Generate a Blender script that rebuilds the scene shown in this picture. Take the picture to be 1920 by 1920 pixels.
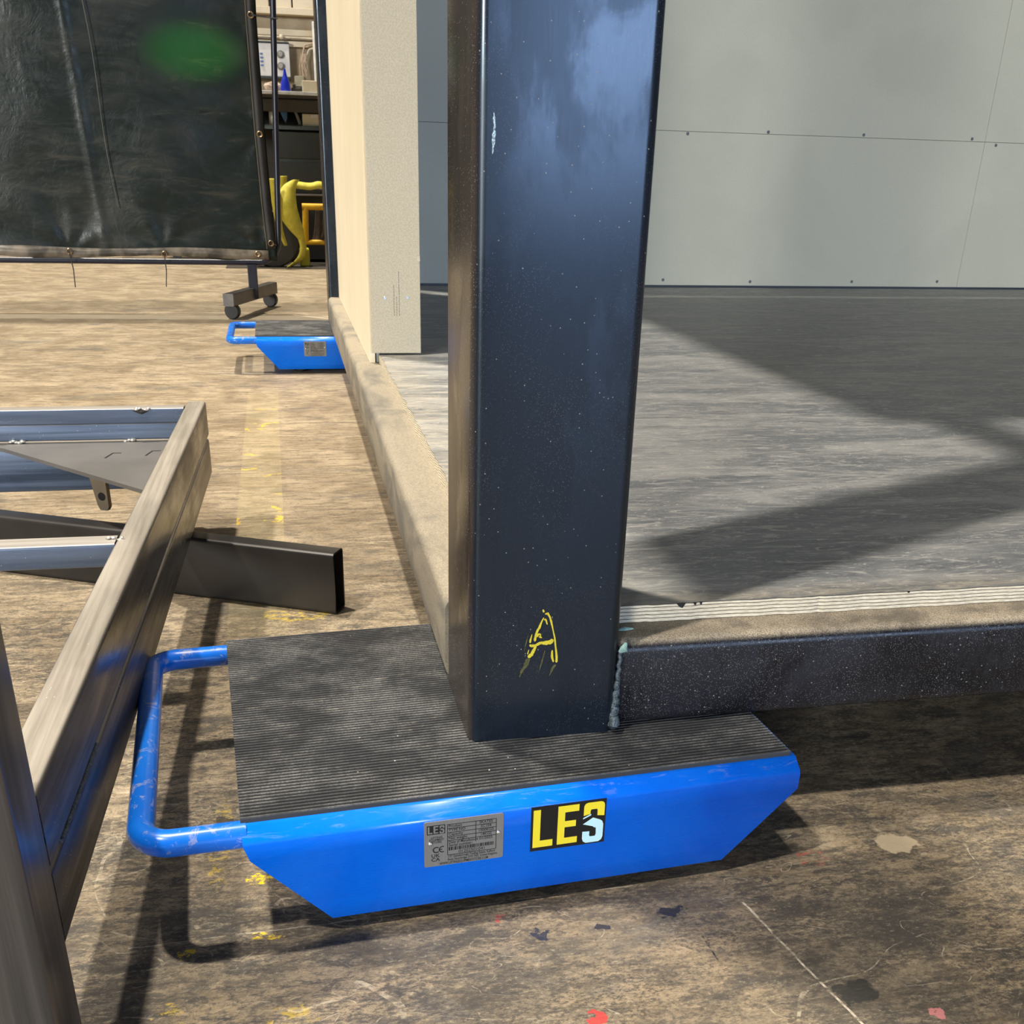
import bpy, bmesh, math, random
from mathutils import Vector, Matrix
random.seed(7)
for o in list(bpy.data.objects): bpy.data.objects.remove(o)
SC = bpy.context.scene
COL = SC.collection
# ------------------------------------------------------------------ camera
YAW, PITCH, ROLL, F = 0.209792, -0.451571, 0.0273798, 1967.38
CAM = Vector((-0.137504, -0.828471, 0.468509))
fw = Vector((math.sin(YAW)*math.cos(PITCH), math.cos(YAW)*math.cos(PITCH), math.sin(PITCH)))
rr = Vector((math.cos(YAW), -math.sin(YAW), 0)); uu = rr.cross(fw)
r2 = rr*math.cos(ROLL)+uu*math.sin(ROLL); u2 = r2.cross(fw)
cd = bpy.data.cameras.new('camera'); cam = bpy.data.objects.new('camera', cd); COL.objects.link(cam)
M = Matrix.Identity(4)
for i, v in enumerate((r2, u2, -fw)):
    for k in range(3): M[k][i] = v[k]
M.translation = CAM
cam.matrix_world = M
cd.sensor_fit = 'HORIZONTAL'; cd.sensor_width = 36; cd.lens = F/1920*36
cd.shift_y = 320/1920
cd.clip_start = 0.01; cd.clip_end = 60
cd.dof.use_dof = True; cd.dof.focus_distance = 1.0; cd.dof.aperture_fstop = 45
SC.camera = cam
# ------------------------------------------------------------------ world, suns, exposure
w = bpy.data.worlds.new('World'); SC.world = w; w.use_nodes = True
nt = w.node_tree; nt.nodes.clear()
def wn(t, **k):
    n = nt.nodes.new(t)
    for a, b in k.items(): setattr(n, a, b)
    return n
wo = wn('ShaderNodeOutputWorld'); bg = wn('ShaderNodeBackground'); nt.links.new(bg.outputs[0], wo.inputs[0])
tc = wn('ShaderNodeTexCoord'); nrm = wn('ShaderNodeVectorMath', operation='NORMALIZE'); nt.links.new(tc.outputs['Generated'], nrm.inputs[0])
sp = wn('ShaderNodeSeparateXYZ'); nt.links.new(nrm.outputs[0], sp.inputs[0])
def wmath(op, a, b=None, c=None):
    n = wn('ShaderNodeMath', operation=op)
    for i, v in enumerate((a, b, c)):
        if v is None: continue
        if isinstance(v, (int, float)): n.inputs[i].default_value = v
        else: nt.links.new(v, n.inputs[i])
    return n.outputs[0]
def wramp(v, lo, hi):
    n = wn('ShaderNodeMapRange', interpolation_type='SMOOTHSTEP'); nt.links.new(v, n.inputs[0])
    n.inputs[1].default_value = lo; n.inputs[2].default_value = hi; return n.outputs[0]
# big open door behind the photographer: blue sky between the ground line and the door head
door = wmath('MULTIPLY', wramp(wmath('MULTIPLY', sp.outputs[1], -1), 0.74, 0.88), wmath('MULTIPLY', wramp(sp.outputs[2], -0.02, 0.06), wmath('SUBTRACT', 1, wramp(sp.outputs[2], 0.16, 0.26))))
door = wmath('MULTIPLY', door, wramp(sp.outputs[0], 0.02, 0.12))
mx = wn('ShaderNodeMix', data_type='RGBA'); nt.links.new(door, mx.inputs[0])
mx.inputs[6].default_value = (0.088, 0.100, 0.118, 1); mx.inputs[7].default_value = (6.6, 8.8, 13.0, 1)
# warm hall beyond the booth
warm = wmath('MULTIPLY', wramp(wmath('MULTIPLY', sp.outputs[0], -1), 0.2, 0.9), wramp(sp.outputs[2], 0.0, 0.25))
mx2 = wn('ShaderNodeMix', data_type='RGBA'); nt.links.new(warm, mx2.inputs[0]); nt.links.new(mx.outputs[2], mx2.inputs[6])
mx2.inputs[7].default_value = (0.40, 0.34, 0.27, 1)
nt.links.new(mx2.outputs[2], bg.inputs[0]); bg.inputs[1].default_value = 1.0

def sun(name, d, e, col, ang):
    l = bpy.data.lights.new(name, 'SUN'); l.energy = e; l.color = col; l.angle = math.radians(ang)
    o = bpy.data.objects.new(name, l); COL.objects.link(o)
    o.rotation_euler = Vector(d).to_track_quat('-Z', 'Y').to_euler(); o.location = (0, 0, 6); return o
sun('roof_light', (0.17, -0.17, -1), 4.1, (1, .92, .78), 2.2)
sun('roof_light', (0.48, 0.22, -1), 3.0, (1, .93, .82), 2.2)
sun('door_daylight', (0.62, 1, -0.17), 1.9, (.98, 1, .97), 10)
SC.view_settings.view_transform = 'Standard'; SC.view_settings.look = 'None'
SC.view_settings.exposure = 0.0; SC.view_settings.gamma = 1; SC.view_settings.use_curve_mapping = False
ZF = -0.115   # concrete level; z = 0 is the top of the skate pads

# ------------------------------------------------------------------ helpers: objects
def link(name, me, mat=None, parent=None):
    o = bpy.data.objects.new(name, me); COL.objects.link(o)
    if mat is not None and not me.materials:
        for m in (mat if isinstance(mat, (list, tuple)) else [mat]): me.materials.append(m)
    if parent is not None: o.parent = parent
    return o
def obj(name, bm, mat=None, parent=None, smooth=None):
    me = bpy.data.meshes.new(name); bmesh.ops.recalc_face_normals(bm, faces=bm.faces[:]); bm.to_mesh(me); bm.free()
    if smooth is not None:
        for p in me.polygons: p.use_smooth = True
        try: me.set_sharp_from_angle(angle=math.radians(smooth))
        except Exception: pass
    return link(name, me, mat, parent)
def empty(name, loc, label=None, cat=None, group=None, rz=0):
    o = bpy.data.objects.new(name, None); COL.objects.link(o); o.location = loc; o.rotation_euler = (0, 0, rz); o.empty_display_size = .05
    return tag(o, label, cat, group)
def tag(o, label=None, cat=None, group=None, kind=None):
    if label: o['label'] = label
    if cat: o['category'] = cat
    if group: o['group'] = group
    if kind: o['kind'] = kind
    return o
def prism(bm, prof, O, U, V, Wv, mi=0, ends=True):
    """prof: list of (u,v); swept along Wv"""
    O, U, V, Wv = Vector(O), Vector(U), Vector(V), Vector(Wv)
    a = [bm.verts.new(O+U*p[0]+V*p[1]) for p in prof]; b = [bm.verts.new(v.co+Wv) for v in a]
    n = len(prof)
    for i in range(n):
        f = bm.faces.new((a[i], a[(i+1) % n], b[(i+1) % n], b[i])); f.material_index = mi
    if ends:
        bm.faces.new(a[::-1]).material_index = mi; bm.faces.new(b).material_index = mi
    return a, b
def rrect(w, h, r, n=5, cx=0, cy=0):
    pts = []
    for (sx, sy, a0) in ((1, 1, 0), (-1, 1, 90), (-1, -1, 180), (1, -1, 270)):
        for k in range(n+1):
            a = math.radians(a0+90*k/n)
            pts.append((cx+sx*(w/2-r)+r*math.cos(a), cy+sy*(h/2-r)+r*math.sin(a)))
    return pts
def box(bm, lo, hi, bev=0, mi=0):
    r = bmesh.ops.create_cube(bm, size=1)
    vs = r['verts']
    for v in vs:
        v.co = Vector([lo[i] if v.co[i] < 0 else hi[i] for i in range(3)])
    fs = set(f for v in vs for f in v.link_faces)
    for f in fs: f.material_index = mi
    if bev > 0:
        es = list(set(e for v in vs for e in v.link_edges))
        bmesh.ops.bevel(bm, geom=es, offset=bev, segments=2, profile=.5, affect='EDGES')
def beam(name, p0, p1, w, h, r, mat, parent=None, up=(0, 0, 1), wall=0, smooth=50, dz=0):
    """rectangular hollow section; p0,p1 centre line; w across, h along up"""
    p0, p1 = Vector(p0), Vector(p1); d = p1-p0; up = Vector(up)
    U = d.cross(up).normalized(); V = U.cross(d).normalized()
    bm = bmesh.new(); out = rrect(w, h, r)
    if wall <= 0:
        prism(bm, out, p0, U, V, d)
    else:
        inn = rrect(w-2*wall, h-2*wall, max(r-wall, .001))
        a, b = prism(bm, out, p0, U, V, d, ends=False); c, e = prism(bm, inn, p0, U, V, d, ends=False)
        n = len(a)
        for i in range(n):
            j = (i+1) % n
            bm.faces.new((a[i], a[j], c[j], c[i])); bm.faces.new((b[i], b[j], e[j], e[i]))
    return obj(name, bm, mat, parent, smooth)
def pipe(bm, pts, r, n=12, mi=0, cap=True):
    pts = [Vector(p) for p in pts]; rings = []
    rs = r if isinstance(r, (list, tuple)) else [r]*len(pts)
    prevU = None
    for i, p in enumerate(pts):
        t = (pts[min(i+1, len(pts)-1)]-pts[max(i-1, 0)]).normalized()
        if prevU is None:
            a = Vector((0, 0, 1)) if abs(t.z) < .9 else Vector((1, 0, 0)); U = t.cross(a).normalized()
        else: U = (prevU-t*prevU.dot(t)).normalized()
        prevU = U; V = t.cross(U)
        rings.append([bm.verts.new(p+U*rs[i]*math.cos(2*math.pi*k/n)+V*rs[i]*math.sin(2*math.pi*k/n)) for k in range(n)])
    for a, b in zip(rings, rings[1:]):
        for k in range(n):
            bm.faces.new((a[k], a[(k+1) % n], b[(k+1) % n], b[k])).material_index = mi
    if cap: bm.faces.new(rings[0][::-1]); bm.faces.new(rings[-1])
def arcpath(pts, r, n=7):
    """round the corners of a polyline"""
    pts = [Vector(p) for p in pts]; out = [pts[0]]
    for a, b, c in zip(pts, pts[1:], pts[2:]):
        d1 = (a-b).normalized(); d2 = (c-b).normalized(); ang = d1.angle(d2); t = r/math.tan(ang/2)
        s, e = b+d1*t, b+d2*t; cen = b+(d1+d2).normalized()*(r/math.sin(ang/2))
        for k in range(n+1):
            v = (s-cen).lerp(e-cen, k/n).normalized()*r; out.append(cen+v)
    out.append(pts[-1]); return out
def cyl(bm, c, axis, r, h, n=24, bev=0, r2=None):
    c = Vector(c); axis = Vector(axis).normalized(); rb = r if r2 is None else r2
    if bev: pipe(bm, [c-axis*h/2, c-axis*(h/2), c-axis*(h/2-bev), c+axis*(h/2-bev), c+axis*h/2, c+axis*h/2][1:-1], [r-bev, r, rb, rb-bev], n)
    else: pipe(bm, [c-axis*h/2, c+axis*h/2], [r, rb], n)
def ribbon(bm, pts, y, scale=0.00028, U=(1, 0, 0), V=(0, 0, 1), N=(0, -1, 0), jit=.15):
    """painted stroke: thin raised strip in the plane through y*N"""
    U, V, N = Vector(U), Vector(V), Vector(N)
    fine = []
    for (a, b) in zip(pts, pts[1:]):
        for k in range(5):
            t = k/5; fine.append([a[i]*(1-t)+b[i]*t for i in range(3)])
    fine.append(list(pts[-1])); L = []; R = []
    for i, p in enumerate(fine):
        q = fine[min(i+1, len(fine)-1)]; o = fine[max(i-1, 0)]
        t = Vector((q[0]-o[0], q[1]-o[1])).normalized(); n = Vector((-t.y, t.x)); w = p[2]*scale
        if i in (0, len(fine)-1): w *= .35
        w1 = w*(1+random.uniform(-jit, jit)); w2 = w*(1+random.uniform(-jit, jit))
        base = N*y
        L.append(bm.verts.new(base+U*(p[0]+n.x*w1)+V*(p[1]+n.y*w1))); R.append(bm.verts.new(base+U*(p[0]-n.x*w2)+V*(p[1]-n.y*w2)))
    for i in range(len(L)-1): bm.faces.new((L[i], L[i+1], R[i+1], R[i]))
def lathe(bm, prof, c, n=20):
    c = Vector(c); rings = [[bm.verts.new(c+Vector((max(r, 1e-4)*math.cos(2*math.pi*k/n), max(r, 1e-4)*math.sin(2*math.pi*k/n), z))) for k in range(n)] for r, z in prof]
    for a, b in zip(rings, rings[1:]):
        for k in range(n): bm.faces.new((a[k], a[(k+1) % n], b[(k+1) % n], b[k]))
    bm.faces.new(rings[0][::-1]); bm.faces.new(rings[-1])

# ------------------------------------------------------------------ helpers: materials
class Mt:
    def __init__(s, name):
        s.m = bpy.data.materials.new(name); s.m.use_nodes = True; s.t = s.m.node_tree; s.t.nodes.clear()
        s.out = s.n('ShaderNodeOutputMaterial'); s.b = s.n('ShaderNodeBsdfPrincipled'); s.t.links.new(s.b.outputs[0], s.out.inputs[0])
        s.tc = s.n('ShaderNodeTexCoord'); s.geo = s.n('ShaderNodeNewGeometry')
    def n(s, t, **k):
        n = s.t.nodes.new(t)
        for a, b in k.items(): setattr(n, a, b)
        return n
    def put(s, sock, v):
        if isinstance(v, bpy.types.NodeSocket): s.t.links.new(v, sock)
        elif isinstance(v, (tuple, list)) and len(v) == 3 and sock.type == 'RGBA': sock.default_value = (*v, 1)
        else: sock.default_value = v
    def vec(s, scale=(1, 1, 1), rot=(0, 0, 0), src='Object', loc=(0, 0, 0)):
        m = s.n('ShaderNodeMapping'); s.t.links.new(s.tc.outputs[src], m.inputs[0])
        m.inputs['Scale'].default_value = scale; m.inputs['Rotation'].default_value = rot; m.inputs['Location'].default_value = loc
        return m.outputs[0]
    def wvec(s, scale=(1, 1, 1), rot=(0, 0, 0), loc=(0, 0, 0)):
        m = s.n('ShaderNodeMapping'); s.t.links.new(s.geo.outputs['Position'], m.inputs[0])
        m.inputs['Scale'].default_value = scale; m.inputs['Rotation'].default_value = rot; m.inputs['Location'].default_value = loc
        return m.outputs[0]
    def noise(s, v, sc, det=4, rough=.55, dist=0, out=0):
        n = s.n('ShaderNodeTexNoise'); s.put(n.inputs['Vector'], v); n.inputs['Scale'].default_value = sc
        n.inputs['Detail'].default_value = det; n.inputs['Roughness'].default_value = rough; n.inputs['Distortion'].default_value = dist
        return n.outputs[out]
    def voro(s, v, sc, rnd=1, out=0):
        n = s.n('ShaderNodeTexVoronoi'); s.put(n.inputs['Vector'], v); n.inputs['Scale'].default_value = sc; n.inputs['Randomness'].default_value = rnd
        return n.outputs[out]
    def ramp(s, v, lo, hi, a=0., b=1.):
        n = s.n('ShaderNodeMapRange', interpolation_type='SMOOTHSTEP'); s.put(n.inputs[0], v)
        if lo > hi: lo, hi, a, b = hi, lo, b, a
        n.inputs[1].default_value = lo; n.inputs[2].default_value = hi; n.inputs[3].default_value = a; n.inputs[4].default_value = b
        return n.outputs[0]
    def mix(s, f, a, b, mode='MIX'):
        n = s.n('ShaderNodeMix', data_type='RGBA', blend_type=mode); s.put(n.inputs[0], f); s.put(n.inputs[6], a); s.put(n.inputs[7], b); return n.outputs[2]
    def math(s, op, a, b=0., c=None):
        n = s.n('ShaderNodeMath', operation=op); s.put(n.inputs[0], a); s.put(n.inputs[1], b)
        if c is not None: s.put(n.inputs[2], c)
        return n.outputs[0]
    def sep(s, v):
        n = s.n('ShaderNodeSeparateXYZ'); s.put(n.inputs[0], v); return n.outputs
    def bump(s, h, st=.3, d=.001):
        n = s.n('ShaderNodeBump'); n.inputs['Strength'].default_value = st; n.inputs['Distance'].default_value = d; s.put(n.inputs['Height'], h)
        s.t.links.new(n.outputs[0], s.b.inputs['Normal']); return n
    def fin(s, col=None, rough=None, metal=None, **k):
        if col is not None: s.put(s.b.inputs['Base Color'], col)
        if rough is not None: s.put(s.b.inputs['Roughness'], rough)
        if metal is not None: s.put(s.b.inputs['Metallic'], metal)
        for a, b in k.items(): s.put(s.b.inputs[a.replace('_', ' ')], b)
        return s.m
def simple(name, col, rough=.5, metal=0, var=.15, sc=20, **k):
    m = Mt(name); n = m.noise(m.vec(), sc)
    c2 = tuple(max(0, x*(1-var*2)) for x in col)
    return m.fin(m.mix(m.ramp(n, .3, .7), c2, col), rough, metal, **k)
def speck(m, v, sc, size, dens):
    """tiny round specks: only some voronoi cells carry one"""
    d = m.voro(v, sc); c = m.voro(v, sc, out=1)
    s0 = m.sep(c)[0]
    return m.math('MULTIPLY', m.math('LESS_THAN', d, size), m.math('LESS_THAN', s0, dens))

# concrete floor: stained, scuffed, with paint drips and a faded yellow walkway strip
def mat_concrete():
    m = Mt('stained_concrete'); P = m.wvec()
    big = m.noise(P, 1.3, 3, .6, .4); mid = m.noise(P, 7, 6, .65, .6); fine = m.noise(m.wvec((60, 110, 60), (0, 0, .1)), 1, 7, .8, .1); vfine = m.noise(P, 320, 3, .7)
    strk = m.noise(m.wvec((4, 22, 1), (0, 0, .12)), 4, 5, .65, .5)
    sy = m.sep(P)[1]
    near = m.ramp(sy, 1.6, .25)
    col = m.mix(m.ramp(mid, .35, .68), (.28, .215, .138), (.42, .335, .225))
    col = m.mix(m.math('MULTIPLY', m.ramp(strk, .48, .60), .75), col, (.17, .13, .085))
    col = m.mix(m.math('MULTIPLY', m.ramp(m.noise(m.wvec((22, 50, 1), (0, 0, .2)), 1, 8, .8, .2), .5, .42), m.math('MULTIPLY', near, .7)), col, (.11, .09, .065))
    col = m.mix(m.math('MULTIPLY', m.ramp(m.noise(m.wvec((13, 30, 1), (0, 0, .12)), 1, 9, .8, .15), .52, .60), m.math('MULTIPLY', near, .8)), col, (.075, .068, .058))
    col = m.mix(m.math('MULTIPLY', m.ramp(m.noise(m.wvec((4, 8, 1), (0, 0, -.1), (3, 1, 0)), 1, 8, .76, .3), .53, .64), .65), col, (.13, .12, .105))
    # traffic grime in front of the booth, also painting in the deeper shadow tone there
    sx = m.sep(P)[0]
    grime_shade = m.math('MULTIPLY', m.ramp(sy, .12, -.12), m.ramp(m.math('ADD', m.math('MULTIPLY', mid, .8), m.math('MULTIPLY', fine, .35)), .46, .72))
    col = m.mix(m.math('MULTIPLY', grime_shade, .9), col, (.045, .04, .035))
    col = m.mix(m.ramp(fine, .46, .34, 0, .8), col, (.05, .043, .036))
    col = m.mix(m.ramp(fine, .62, .75, 0, .5), col, (.60, .50, .37))
    col = m.mix(m.ramp(vfine, .55, .7, 0, .5), col, (.04, .035, .03))
    fib = m.noise(m.wvec((38, 95, 1), (0, 0, .16)), 1, 10, .86, .5); fib2 = m.noise(m.wvec((30, 60, 1), (0, 0, -.3), (5, 2, 0)), 1, 10, .86, .4)
    patch = m.ramp(m.noise(m.wvec((3.2, 5, 1), (0, 0, .1), (9, 4, 0)), 1, 5, .65, .2), .40, .58, .25, 1)
    col = m.mix(m.math('MULTIPLY', m.math('MULTIPLY', m.ramp(fib, .50, .56), patch), m.math('MULTIPLY', near, .85)), col, (.050, .045, .042))
    col = m.mix(m.math('MULTIPLY', m.ramp(fib2, .58, .64), m.math('MULTIPLY', near, .45)), col, (.42, .35, .25))
    grit = m.noise(m.wvec((170, 300, 1), (0, 0, .12)), 1, 6, .82, .3); gp_ = m.ramp(m.noise(m.wvec((7, 12, 1), (0, 0, .3), (2, 7, 0)), 1, 6, .7, .2), .40, .60, .30, 1)
    col = m.mix(m.math('MULTIPLY', m.math('MULTIPLY', m.ramp(grit, .50, .56), gp_), m.math('MULTIPLY', near, .8)), col, (.055, .048, .042))
    col = m.mix(m.math('MULTIPLY', m.ramp(grit, .43, .36), m.math('MULTIPLY', near, .35)), col, (.52, .44, .32))
    for sc__, o__ in ((2.6, 0.), (5.0, 4.)):
        cv = m.noise(m.wvec((sc__, sc__*1.6, 1), (0, 0, .5), (o__, 1, 0)), 1, 2, .5, 1.2)
        ln2 = m.math('MULTIPLY', m.math('LESS_THAN', m.math('ABSOLUTE', m.math('SUBTRACT', cv, .5)), .0022), m.math('MULTIPLY', m.ramp(fine, .45, .6), near))
        col = m.mix(m.math('MULTIPLY', ln2, .55), col, (.50, .43, .32))
    # faded walkway strip
    dx = m.math('ABSOLUTE', m.math('ADD', m.math('ADD', sx, m.math('MULTIPLY', sy, .008)), .202)); strip = m.math('MULTIPLY', m.math('LESS_THAN', dx, .042), m.math('MULTIPLY', m.ramp(sy, 2.35, 2.3), m.ramp(sy, .4, .7)))
    col = m.mix(m.math('MULTIPLY', strip, .15), col, (.55, .46, .22))
    col = m.mix(m.math('MULTIPLY', strip, m.ramp(m.noise(P, 16, 4, .7, .5), .60, .66, 0, .8)), col, (.75, .50, .04))
    # pale line across the far floor
    ln = m.math('MULTIPLY', m.math('LESS_THAN', m.math('ABSOLUTE', m.math('SUBTRACT', m.math('ADD', sy, m.math('MULTIPLY', sx, .04)), 4.02)), .07), .55)
    col = m.mix(ln, col, (.62, .52, .38))
    # paint drips and splashes
    wob = m.noise(P, 70, 3, .6, out=1)
    wv = m.n('ShaderNodeVectorMath', operation='MULTIPLY_ADD'); m.put(wv.inputs[0], wob); wv.inputs[1].default_value = (.03, .03, 0); m.put(wv.inputs[2], P)
    off = m.n('ShaderNodeVectorMath', operation='SUBTRACT'); m.put(off.inputs[0], wv.outputs[0]); off.inputs[1].default_value = (.015, .015, 0)
    def blob(x, y, rx, ry, c, a=1., hole=None):
        nonlocal col
        mp = m.n('ShaderNodeMapping', vector_type='POINT'); m.put(mp.inputs[0], off.outputs[0])
        mp.inputs['Location'].default_value = (-x/rx, -y/ry, 0); mp.inputs['Scale'].default_value = (1/rx, 1/ry, 0)
        ln_ = m.n('ShaderNodeVectorMath', operation='LENGTH'); m.put(ln_.inputs[0], mp.outputs[0])
        f = m.ramp(ln_.outputs['Value'], 1.05, .85)
        if hole: f = m.math('MULTIPLY', f, m.ramp(fine, .5, .56))
        col = m.mix(m.math('MULTIPLY', f, a), col, c)
    Y = (.72, .50, .01)
    blob(-.1937, -.0214, .011, .009, Y, 1, 1); blob(-.1882, -.1013, .014, .008, Y, .8, 1); blob(-.2522, -.1142, .010, .006, Y, .8, 1)
    blob(-.17, -.2, .02, .015, Y, .35, 1); blob(-.26, -.19, .012, .02, Y, .5, 1); blob(-.232, .05, .01, .08, Y, .35, 1); blob(-.15, .62, .05, .03, Y, .45, 1)
    blob(.0624, -.2396, .0075, .006, (.45, .045, .04), .9); blob(.3265, -.2808, .008, .005, (.55, .20, .20), .9); blob(.0117, -.11, .009, .006, (.45, .06, .06), .7, 1)
    blob(.3245, -.0706, .017, .013, (.42, .09, .06), .55, 1)
    blob(.4169, -.0613, .024, .016, (.46, .37, .25), .9); blob(.47, -.02, .022, .012, (.34, .27, .19), .6, 1); blob(.345, -.05, .03, .01, (.32, .26, .18), .6, 1); blob(.44, -.035, .04, .014, (.34, .27, .18), .5, 1)
    blob(.1596, -.1274, .012, .009, (.02, .022, .035), .9); blob(.0414, -.1367, .009, .005, (.02, .025, .045), .9); blob(.093, -.139, .008, .005, (.02, .02, .035), .9)
    blob(.2747, -.2494, .020, .013, (.03, .03, .028), .85); blob(-.23, .08, .014, .008, (.04, .035, .03), .85); blob(-.23, -.20, .03, .035, (.33, .25, .15), .5, 1)
    # two long pale scratches
    def scratch(x0, y0, x1, y1, wd, c, a):
        nonlocal col
        L = math.hypot(x1-x0, y1-y0); tx, ty = (x1-x0)/L, (y1-y0)/L
        ax = m.math('SUBTRACT', sx, x0); ay = m.math('SUBTRACT', sy, y0)
        al = m.math('ADD', m.math('MULTIPLY', ax, tx), m.math('MULTIPLY', ay, ty))
        ac = m.math('ABSOLUTE', m.math('ADD', m.math('ADD', m.math('MULTIPLY', ax, -ty), m.math('MULTIPLY', ay, tx)), m.math('MULTIPLY', m.math('SUBTRACT', mid, .5), .01)))
        f = m.math('MULTIPLY', m.math('LESS_THAN', ac, wd), m.math('MULTIPLY', m.math('GREATER_THAN', al, 0), m.math('LESS_THAN', al, L)))
        col = m.mix(m.math('MULTIPLY', f, m.math('MULTIPLY', m.ramp(fine, .38, .6), a)), col, c)
    scratch(.2288, -.1237, .2636, -.2832, .0011, (.55, .48, .38), .9)
    scratch(.176, -.163, .178, -.194, .0009, (.02, .02, .02), 1)
    scratch(-.30, -.098, .15, -.085, .0007, (.5, .45, .37), .5)
    rough = m.ramp(mid, .3, .7, .42, .72)
    m.bump(m.math('ADD', fine, m.math('MULTIPLY', vfine, .5)), .35, .0012)
    return m.fin(col, rough, Specular_IOR_Level=.35)

def mat_black_paint(name='black_paint', dust=.6, spd=.35, base=(.006, .008, .013), ior=1.7):
    m = Mt(name); P = m.wvec()
    n1 = m.noise(P, 9, 4, .6, .5); n2 = m.noise(m.wvec((60, 60, 6)), 4, 5, .6); fine = m.noise(P, 900, 3, .6)
    col = m.mix(m.ramp(n1, .4, .65), base, tuple(x*2.2 for x in base))
    nz = m.sep(m.geo.outputs['Normal'])[2]
    up = m.math('MULTIPLY', m.ramp(nz, .45, .9), m.math('MULTIPLY', m.ramp(m.noise(P, 22, 5, .65), .32, .55, .45, 1), dust))
    col = m.mix(up, col, m.mix(m.ramp(fine, .4, .6), (.20, .165, .12), (.44, .37, .27)))
    sp1 = speck(m, P, 760, .24, spd); sp2 = speck(m, m.wvec(loc=(.3, .1, .7)), 170, .13, spd*.6)
    sp_ = m.math('MAXIMUM', m.math('MULTIPLY', sp1, m.ramp(m.noise(P, 12, 3, .6), .30, .60, .25, 1)), sp2)
    col = m.mix(m.math('MULTIPLY', sp_, .6), col, (.30, .29, .28))
    rough = m.math('MAXIMUM', m.math('MAXIMUM', m.ramp(m.math('ADD', m.math('MULTIPLY', n1, .6), m.math('MULTIPLY', n2, .5)), .4, .7, .16, .42), m.math('MULTIPLY', up, .9)), m.math('MULTIPLY', sp_, .8))
    m.bump(m.math('ADD', m.math('MULTIPLY', n2, .5), m.math('MULTIPLY', sp_, .6)), .12, .0008)
    return m.fin(col, rough, IOR=ior)

def mat_post():
    m = Mt('smudged_black_paint'); P = m.wvec()
    n1 = m.noise(m.wvec((7, 7, 4), (0, .5, 0)), 1.5, 5, .62, .5); n2 = m.noise(m.wvec((30, 30, 5), (0, .6, 0)), 1.5, 5, .6); fine = m.noise(m.wvec((300, 300, 30), (0, .6, 0)), 2, 3, .6)
    sm = m.ramp(m.math('ADD', m.math('MULTIPLY', n1, .75), m.math('MULTIPLY', n2, .25)), .42, .6)
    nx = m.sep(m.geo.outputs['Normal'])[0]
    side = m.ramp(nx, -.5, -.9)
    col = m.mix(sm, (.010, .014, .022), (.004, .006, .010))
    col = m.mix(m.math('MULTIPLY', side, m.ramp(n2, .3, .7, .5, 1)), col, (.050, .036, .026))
    s1 = m.math('MULTIPLY', speck(m, P, 680, .22, .7), m.ramp(m.noise(P, 9, 3, .6), .40, .64, .12, 1))
    s2 = m.math('MULTIPLY', speck(m, m.wvec(loc=(.3, .1, .7)), 260, .13, .12), 1)
    d = m.math('MAXIMUM', m.math('MULTIPLY', s1, m.math('ADD', m.math('MULTIPLY', side, .75), .25)), s2)
    col = m.mix(m.math('MULTIPLY', d, .6), col, (.45, .42, .37))
    rough = m.math('MAXIMUM', m.math('ADD', m.ramp(sm, 0, 1, .19, .30), m.math('MULTIPLY', fine, .06)), m.math('MULTIPLY', d, .8))
    m.bump(m.math('ADD', m.math('MULTIPLY', n2, .3), m.math('MULTIPLY', fine, .3)), .05, .0006)
    return m.fin(col, rough, IOR=1.62, Specular_Tint=(.70, .84, 1, 1))
def mat_dusty_beam():
    m = Mt('dust_covered_black_steel'); P = m.wvec()
    n1 = m.noise(m.wvec((10, 5, 16)), 1, 5, .6, .8); n2 = m.noise(m.wvec((80, 30, 80)), 1, 4, .65, .4); fine = m.noise(P, 500, 3, .7)
    nz = m.sep(m.geo.outputs['Normal'])[2]
    d = m.ramp(m.math('ADD', n1, m.math('MULTIPLY', nz, .07)), .38, .62, .30, .9)
    col = m.mix(d, (.10, .10, .095), m.mix(m.ramp(fine, .35, .65), (.25, .21, .15), (.40, .345, .26)))
    col = m.mix(m.ramp(n2, .56, .68, 0, .5), col, (.22, .19, .15))
    m.bump(fine, .25, .0006)
    return m.fin(col, .75)

def mat_rubber():
    m = Mt('ribbed_black_rubber'); P = m.vec()
    n = m.noise(m.vec((7, 11, 1)), 1.6, 7, .72, .2); f = m.noise(P, 700, 3, .7); st = m.noise(m.vec((30, 500, 1)), 1, 3, .6)
    z = m.sep(P)[2]
    crest = m.ramp(z, .1135, .1149)
    d = m.math('MULTIPLY', m.ramp(n, .40, .66, .10, .75), m.math('MULTIPLY', crest, m.ramp(f, .35, .6, .35, 1)))
    col = m.mix(d, (.018, .019, .022), (.25, .245, .235))
    col = m.mix(m.math('MULTIPLY', m.ramp(st, .62, .72), m.math('MULTIPLY', d, .9)), col, (.55, .48, .36))
    col = m.mix(m.math('MULTIPLY', speck(m, P, 90, .06, .3), .9), col, (.6, .58, .52))
    return m.fin(col, .62)

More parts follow.
